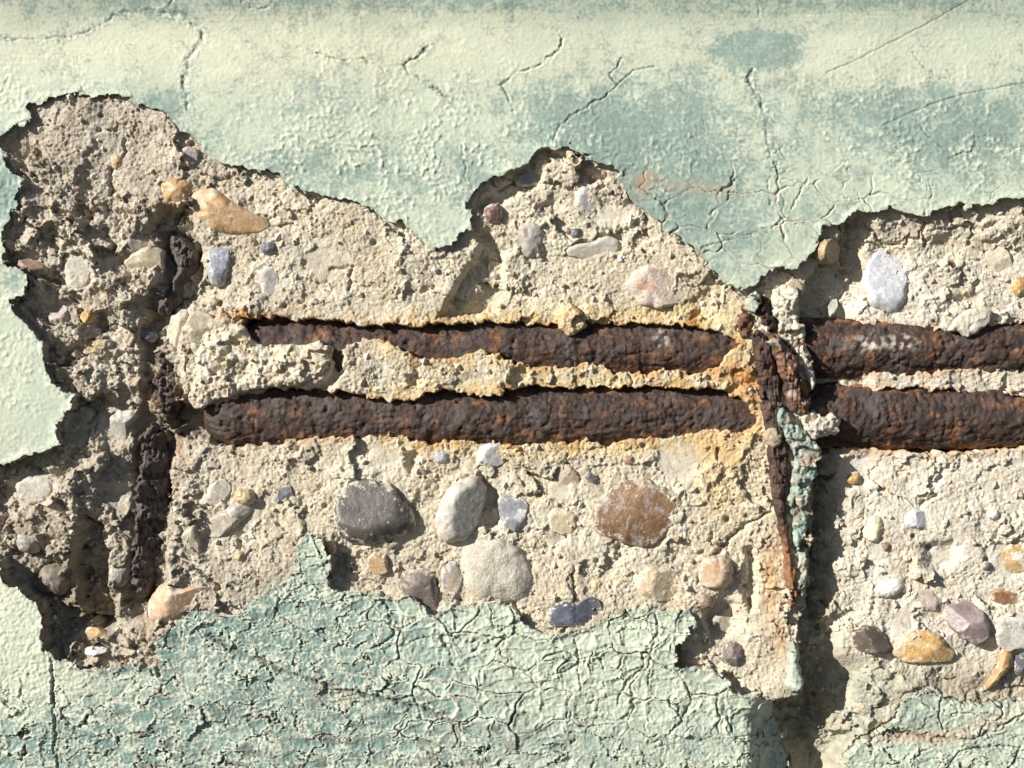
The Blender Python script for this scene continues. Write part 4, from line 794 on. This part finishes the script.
stone('grey_stone', [(436,522),(439,505),(447,490),(460,479),(478,476),(487,488),(483,508),(475,530),(462,541),(448,544),(438,536)], 21, [(0.46,0.43,0.38),(0.56,0.53,0.47)], 'light grey stone standing proud with a dark shadow beside it', 2.7, 1, .6, .3)
stone('flint_stone', [(498,500),(504,495),(522,498),(529,505),(525,523),(515,532),(504,528),(500,515)], 6, [(0.24,0.25,0.27),(0.36,0.37,0.38),(0.70,0.69,0.66)], 'slate blue flint with a white rind beside the light grey proud stone', 3, 2, .3, .05, size=18)
stone('cement_covered_stone', [(460,560),(464,546),(478,538),(500,538),(516,545),(528,560),(536,580),(530,600),(505,602),(480,600),(464,586)], 10, [(0.46,0.42,0.345),(0.56,0.52,0.435)], 'big dome shaped stone still coated in grey cement', 2.2, 0, .9, .9, bump=.8)
stone('orange_stone', [(368,558),(374,552),(386,554),(388,572),(378,575),(368,573)], 7, [(0.50,0.31,0.14),(0.60,0.42,0.24),(0.74,0.69,0.60)], 'small orange and white chip under the large dark pebble', 3, 1, .35, .05, size=8)
stone('dark_pebble', [(398,584),(404,573),(420,569),(434,572),(439,586),(438,604),(436,613),(426,606),(414,600),(402,596)], 12, [(0.16,0.13,0.11),(0.24,0.20,0.17)], 'brownish dark pebble overlapping the edge of the crazed paint', 2.3, 1, .5, .15)
stone('pale_stone', [(440,562),(456,560),(462,575),(461,590),(450,602),(443,592)], 4, [(0.38,0.37,0.34),(0.52,0.50,0.45),(0.48,0.33,0.17)], 'thin grey and amber chip between the brown dark pebble and the cement dome', 3, 2, .35, .1)
stone('flint_stone', [(546,618),(552,606),(566,601),(576,604),(588,596),(600,600),(603,616),(592,624),(570,625),(552,626)], 9, [(0.075,0.085,0.12),(0.16,0.175,0.22)], 'glassy navy blue flint resting on the crazed paint edge', 3, 4, .22, .0)
stone('cream_stone', [(631,580),(636,570),(652,566),(668,568),(680,576),(684,590),(674,600),(656,602),(640,596)], 9, [(0.58,0.42,0.22),(0.68,0.58,0.43),(0.74,0.69,0.60)], 'crystalline cream and orange stone on the lower paint edge', 2.6, 3, .4, .25, size=12, bump=.6)
stone('cream_stone', (562,521,15,13,20), 4, [(0.58,0.49,0.29),(0.68,0.60,0.42)], 'soft yellow cream stone beside the big red brown one', 2.6, 1, .6, .3)
stone('red_brown_stone', [(589,526),(593,510),(604,496),(614,485),(626,480),(651,480),(661,488),(675,492),(682,502),(675,523),(663,535),(655,545),(645,548),(634,545),(618,541),(602,536)], 10, [(0.19,0.105,0.05),(0.29,0.175,0.09),(0.36,0.30,0.27)], 'largest stone, red brown and freshly fractured below the bars', 3, 3, .4, .2, size=18, bump=.5)
stone('mauve_stone', [(550,470),(560,462),(572,466),(582,478),(580,487),(568,487),(556,480)], 5, [(0.40,0.31,0.22),(0.52,0.43,0.33)], 'tan grey flint above the soft yellow cream stone', 2.5, 2, .4, .2)
stone('quartz_stone', (491,455,14,11,0), 5, WHITE, 'clean white quartz pebble just under the lower bar', 2.4, 1, .4, .1)
stone('grey_stone', (442,458,7.5,6,0), 5, [(0.30,0.31,0.33),(0.40,0.41,0.42)], 'small slate grey pebble just under the lower bar', 2.2, 0, .5, .1)
stone('orange_stone', (716,572,17,16,0), 12, [(0.48,0.33,0.22),(0.58,0.44,0.33),(0.56,0.36,0.20)], 'peach pebble beside the dark oval pit', 2.3, 1, .45, .2)
stone('brown_stone', (706,602,8,7,0), 9, [(0.27,0.20,0.15),(0.36,0.28,0.21)], 'small brown pebble under the peach pebble', 2.2)
stone('pale_stone', [(710,622),(722,614),(736,604),(738,620),(730,640),(720,642)], 7, [(0.36,0.31,0.24),(0.46,0.41,0.33)], 'beige hollow faced stone in the shaded pocket by the paint notch', 2.6, 2, .5, .2)
stone('dark_pebble', (734,655,10,12.5,15), 7, [(0.13,0.11,0.10),(0.20,0.17,0.15)], 'dark brown grey pebble above the stepped paint corner', 2.3, 0, .5, .1)
stone('red_brown_stone', [(671,664),(676,648),(681,646),(686,656),(692,663),(684,669),(676,669)], 8, [(0.32,0.16,0.12),(0.42,0.25,0.20)], 'small brick pink chip lodged against the paint corner', 2.6, 2, .4, .1)
stone('quartz_stone', (918,520,12,9,-4), 6, [(0.62,0.63,0.66),(0.78,0.78,0.79)], 'squarish white pebble in the middle of the pale concrete', 2.8, 1, .5, .1)
stone('cream_stone', (876,530,9.5,13,18), 5, [(0.64,0.57,0.38),(0.73,0.67,0.50)], 'pale yellow pebble beside the shadow of the tie', 2.5, 1, .55, .2)
stone('quartz_stone', (892,589,17,8.5,-22), 6, WHITE, 'slanting white elongated pebble under the pale yellow one', 2.3, 1, .45, .15)
stone('mauve_stone', [(914,592),(924,587),(934,592),(947,602),(940,612),(928,612),(918,604)], 3, [(0.40,0.32,0.27),(0.50,0.42,0.36)], 'flat pinkish brown stone beside the slanting white pebble', 3, 1, .55, .4)
stone('mauve_stone', [(946,614),(949,603),(957,599),(971,602),(985,613),(993,628),(990,640),(978,646),(966,640),(953,629)], 17, [(0.20,0.15,0.145),(0.30,0.24,0.225)], 'plum brown angular stone standing proud with a sharp ridge', 2.7, 3, .4, .1, size=20)
stone('red_brown_stone', [(992,592),(1000,590),(1018,594),(1019,603),(1010,606),(994,601)], 5, [(0.34,0.16,0.08),(0.48,0.28,0.16)], 'small brick red oblong chip above the plum stone', 3.5, 1, .5, .15)
stone('amber_stone', [(1004,552),(1012,546),(1030,542),(1034,572),(1018,575),(1006,570)], 6, [(0.44,0.28,0.10),(0.58,0.43,0.22),(0.74,0.70,0.62)], 'amber and white angular flint at the picture edge', 3, 2, .35, .1)
stone('dark_pebble', [(852,641),(856,632),(866,627),(878,628),(886,636),(892,648),(890,656),(876,656),(860,652)], 14, [(0.095,0.075,0.06),(0.16,0.125,0.10)], 'dark brown faceted pebble beside the big orange quartz', 2.5, 2, .4, .05)
stone('orange_stone', [(893,655),(900,648),(914,634),(928,630),(944,636),(950,648),(958,654),(954,662),(930,664),(908,664)], 9, [(0.52,0.29,0.08),(0.62,0.42,0.18),(0.68,0.58,0.42)], 'big orange crystalline stone below the plum stone', 2.6, 3, .3, .15, size=10, bump=.6)
stone('orange_stone', [(986,690),(994,680),(1001,668),(1004,652),(1010,644),(1017,650),(1017,664),(1008,676),(998,688),(989,693)], 12, [(0.44,0.26,0.11),(0.56,0.37,0.18)], 'orange tusk shaped stone lying near the picture edge', 2.2, 0, .4, .15)
stone('dark_pebble', (1026,664,10,14,0), 10, [(0.10,0.10,0.115),(0.18,0.18,0.195)], 'dark slate stone at the picture edge by the tusk shaped one', 2.4, 2)
stone('pale_stone', [(994,628),(1000,618),(1016,614),(1032,616),(1032,648),(1010,652),(1000,646)], 4, [(0.58,0.55,0.49),(0.69,0.66,0.60)], 'pale smooth stone face behind the plum stone', 3, 1, .6, .3)
stone('brown_stone', (888,547,4,4.5,0), 3, BROWN, 'tiny brown bead pebble beside the pale yellow pebble', 2.0)
stone('quartz_stone', (995,514,5,5,0), 5, WHITE, 'tiny round white pebble high in the pale concrete', 2.0, 0, .5, .1)
stone('amber_stone', (857,480,7,5,-10), 6, AMBER, 'small honey pebble at the edge of the shadow below the lower bar', 2.2, 0, .35, .05)
stone('dark_pebble', (988,567,4.5,4.5,0), 3, [(0.14,0.11,0.13),(0.22,0.18,0.2)], 'tiny purple dark pebble above the brick red chip', 2.2)
stone('red_brown_stone', [(783,322),(788,315),(793,320),(795,326),(790,330),(784,328)], 9, [(0.42,0.24,0.15),(0.52,0.33,0.23)], 'small terracotta chip at the top of the rusty tie', 3, 1, .5, .1)
stone('grey_stone', [(830,314),(834,300),(840,293),(842,304),(838,316),(832,320)], 14, [(0.36,0.385,0.33),(0.48,0.50,0.43)], 'greenish grey sliver half in shadow below the quartz stone', 2.6, 1, .6, .2)
stone('amber_stone', (240,556,4.5,4.5,0), 4, [(0.46,0.32,0.16),(0.55,0.42,0.26)], 'tiny tan pebble in the concrete above the crazed paint', 2.1)
stone('orange_stone', (331,547,4,7,-10), 7, [(0.52,0.36,0.23),(0.62,0.48,0.35)], 'peach splinter behind the standing paint flake', 2.3)
stone('flint_stone', (591,478,6,4,30), 4, [(0.10,0.10,0.115),(0.2,0.2,0.22)], 'small charcoal chip above the red brown fractured stone', 2.5, 1)
stone('brown_stone', (629,460,5,4,0), 3, [(0.30,0.19,0.13),(0.40,0.28,0.2)], 'tiny brown speck pebble under the lower bar above the largest stone', 2.1)
stone('amber_stone', (597,586,5,6,0), 3, [(0.48,0.36,0.2),(0.58,0.47,0.3)], 'tiny yellow pebble between the navy flint and the cream crystalline stone', 2.1)
stone('quartz_stone', (95,651,12,4,-5), 9, [(0.64,0.62,0.58),(0.76,0.74,0.7)], 'white splintered sliver in the dirty corner above the paint', 2.6, 2, .4, .0)
stone('amber_stone', (97,636,15,5,18), 11, [(0.36,0.21,0.08),(0.46,0.30,0.13)], 'rusty orange sliver above the white splintered one', 2.6, 2, .5, .1)

# ------------------------------------------------------------------ loose sand grains on the broken face
def grains(n):
    rs = np.random.RandomState(3)
    V = np.array([(1,0,0),(-1,0,0),(0,1,0),(0,-1,0),(0,0,1),(0,0,-1)], float)
    F = np.array([(0,2,4),(2,1,4),(1,3,4),(3,0,4),(2,0,5),(1,2,5),(3,1,5),(0,3,5)])
    cos = []; fcs = []; va = []
    k = 0
    while k < n:
        x = rs.uniform(-6, 1030); y = rs.uniform(95, 720)
        i = np.searchsorted(AY, y); j = np.searchsorted(AX, x)
        if sdP[i, j] < 2 or sdBar[i, j] < 3 or SMOOTH[i, j] > .5: continue
        r = min(0.5 + rs.exponential(0.25), 1.9) * rs.uniform(0.7, 1.1) if k > 420 else rs.uniform(1.6, 4.2)
        q = V * rs.uniform(0.7, 1.3, (6, 3)) * r
        a = rs.uniform(0, 6.28); ca, sa = math.cos(a), math.sin(a)
        px = x + q[:, 0] * ca - q[:, 1] * sa; py = y + q[:, 0] * sa + q[:, 1] * ca
        cos.append(to_world(px, py, HC[i, j] + r * 0.25 + q[:, 2])); fcs.append(F + 6 * k); va.append(np.full(6, rs.uniform()))
        k += 1
    n_ = NT('sand_grain_surface')
    c = n_.ramp(n_.attr('tone'), [(0.0, (0.16, 0.11, 0.08, 1)), (0.08, (0.34, 0.24, 0.14, 1)), (0.3, (0.46, 0.40, 0.31, 1)), (0.8, (0.60, 0.55, 0.45, 1)), (0.97, (0.75, 0.72, 0.66, 1))])
    return make_mesh('sand_grains', np.concatenate(cos), np.concatenate(fcs), n_.done(c, 0.7, 0.3), {'tone': np.concatenate(va)}, False)
tag(grains(9000), 'loose sand grains all over the broken concrete face', 'sand', None, 'stuff')

# ------------------------------------------------------------------ ground in front of the wall
n = NT('paving'); c = n.ramp(n.noise(600, 6, 0.6), [(0.3, (0.04, 0.04, 0.038, 1)), (0.7, (0.075, 0.07, 0.065, 1))])
g = make_mesh('ground', np.array([(-30, -60, 0), (30, -60, 0), (30, 3, 0), (-30, 3, 0)], float), np.array([(0, 1, 2, 3)]), n.done(c, 0.9))
tag(g, None, None, None, 'structure')
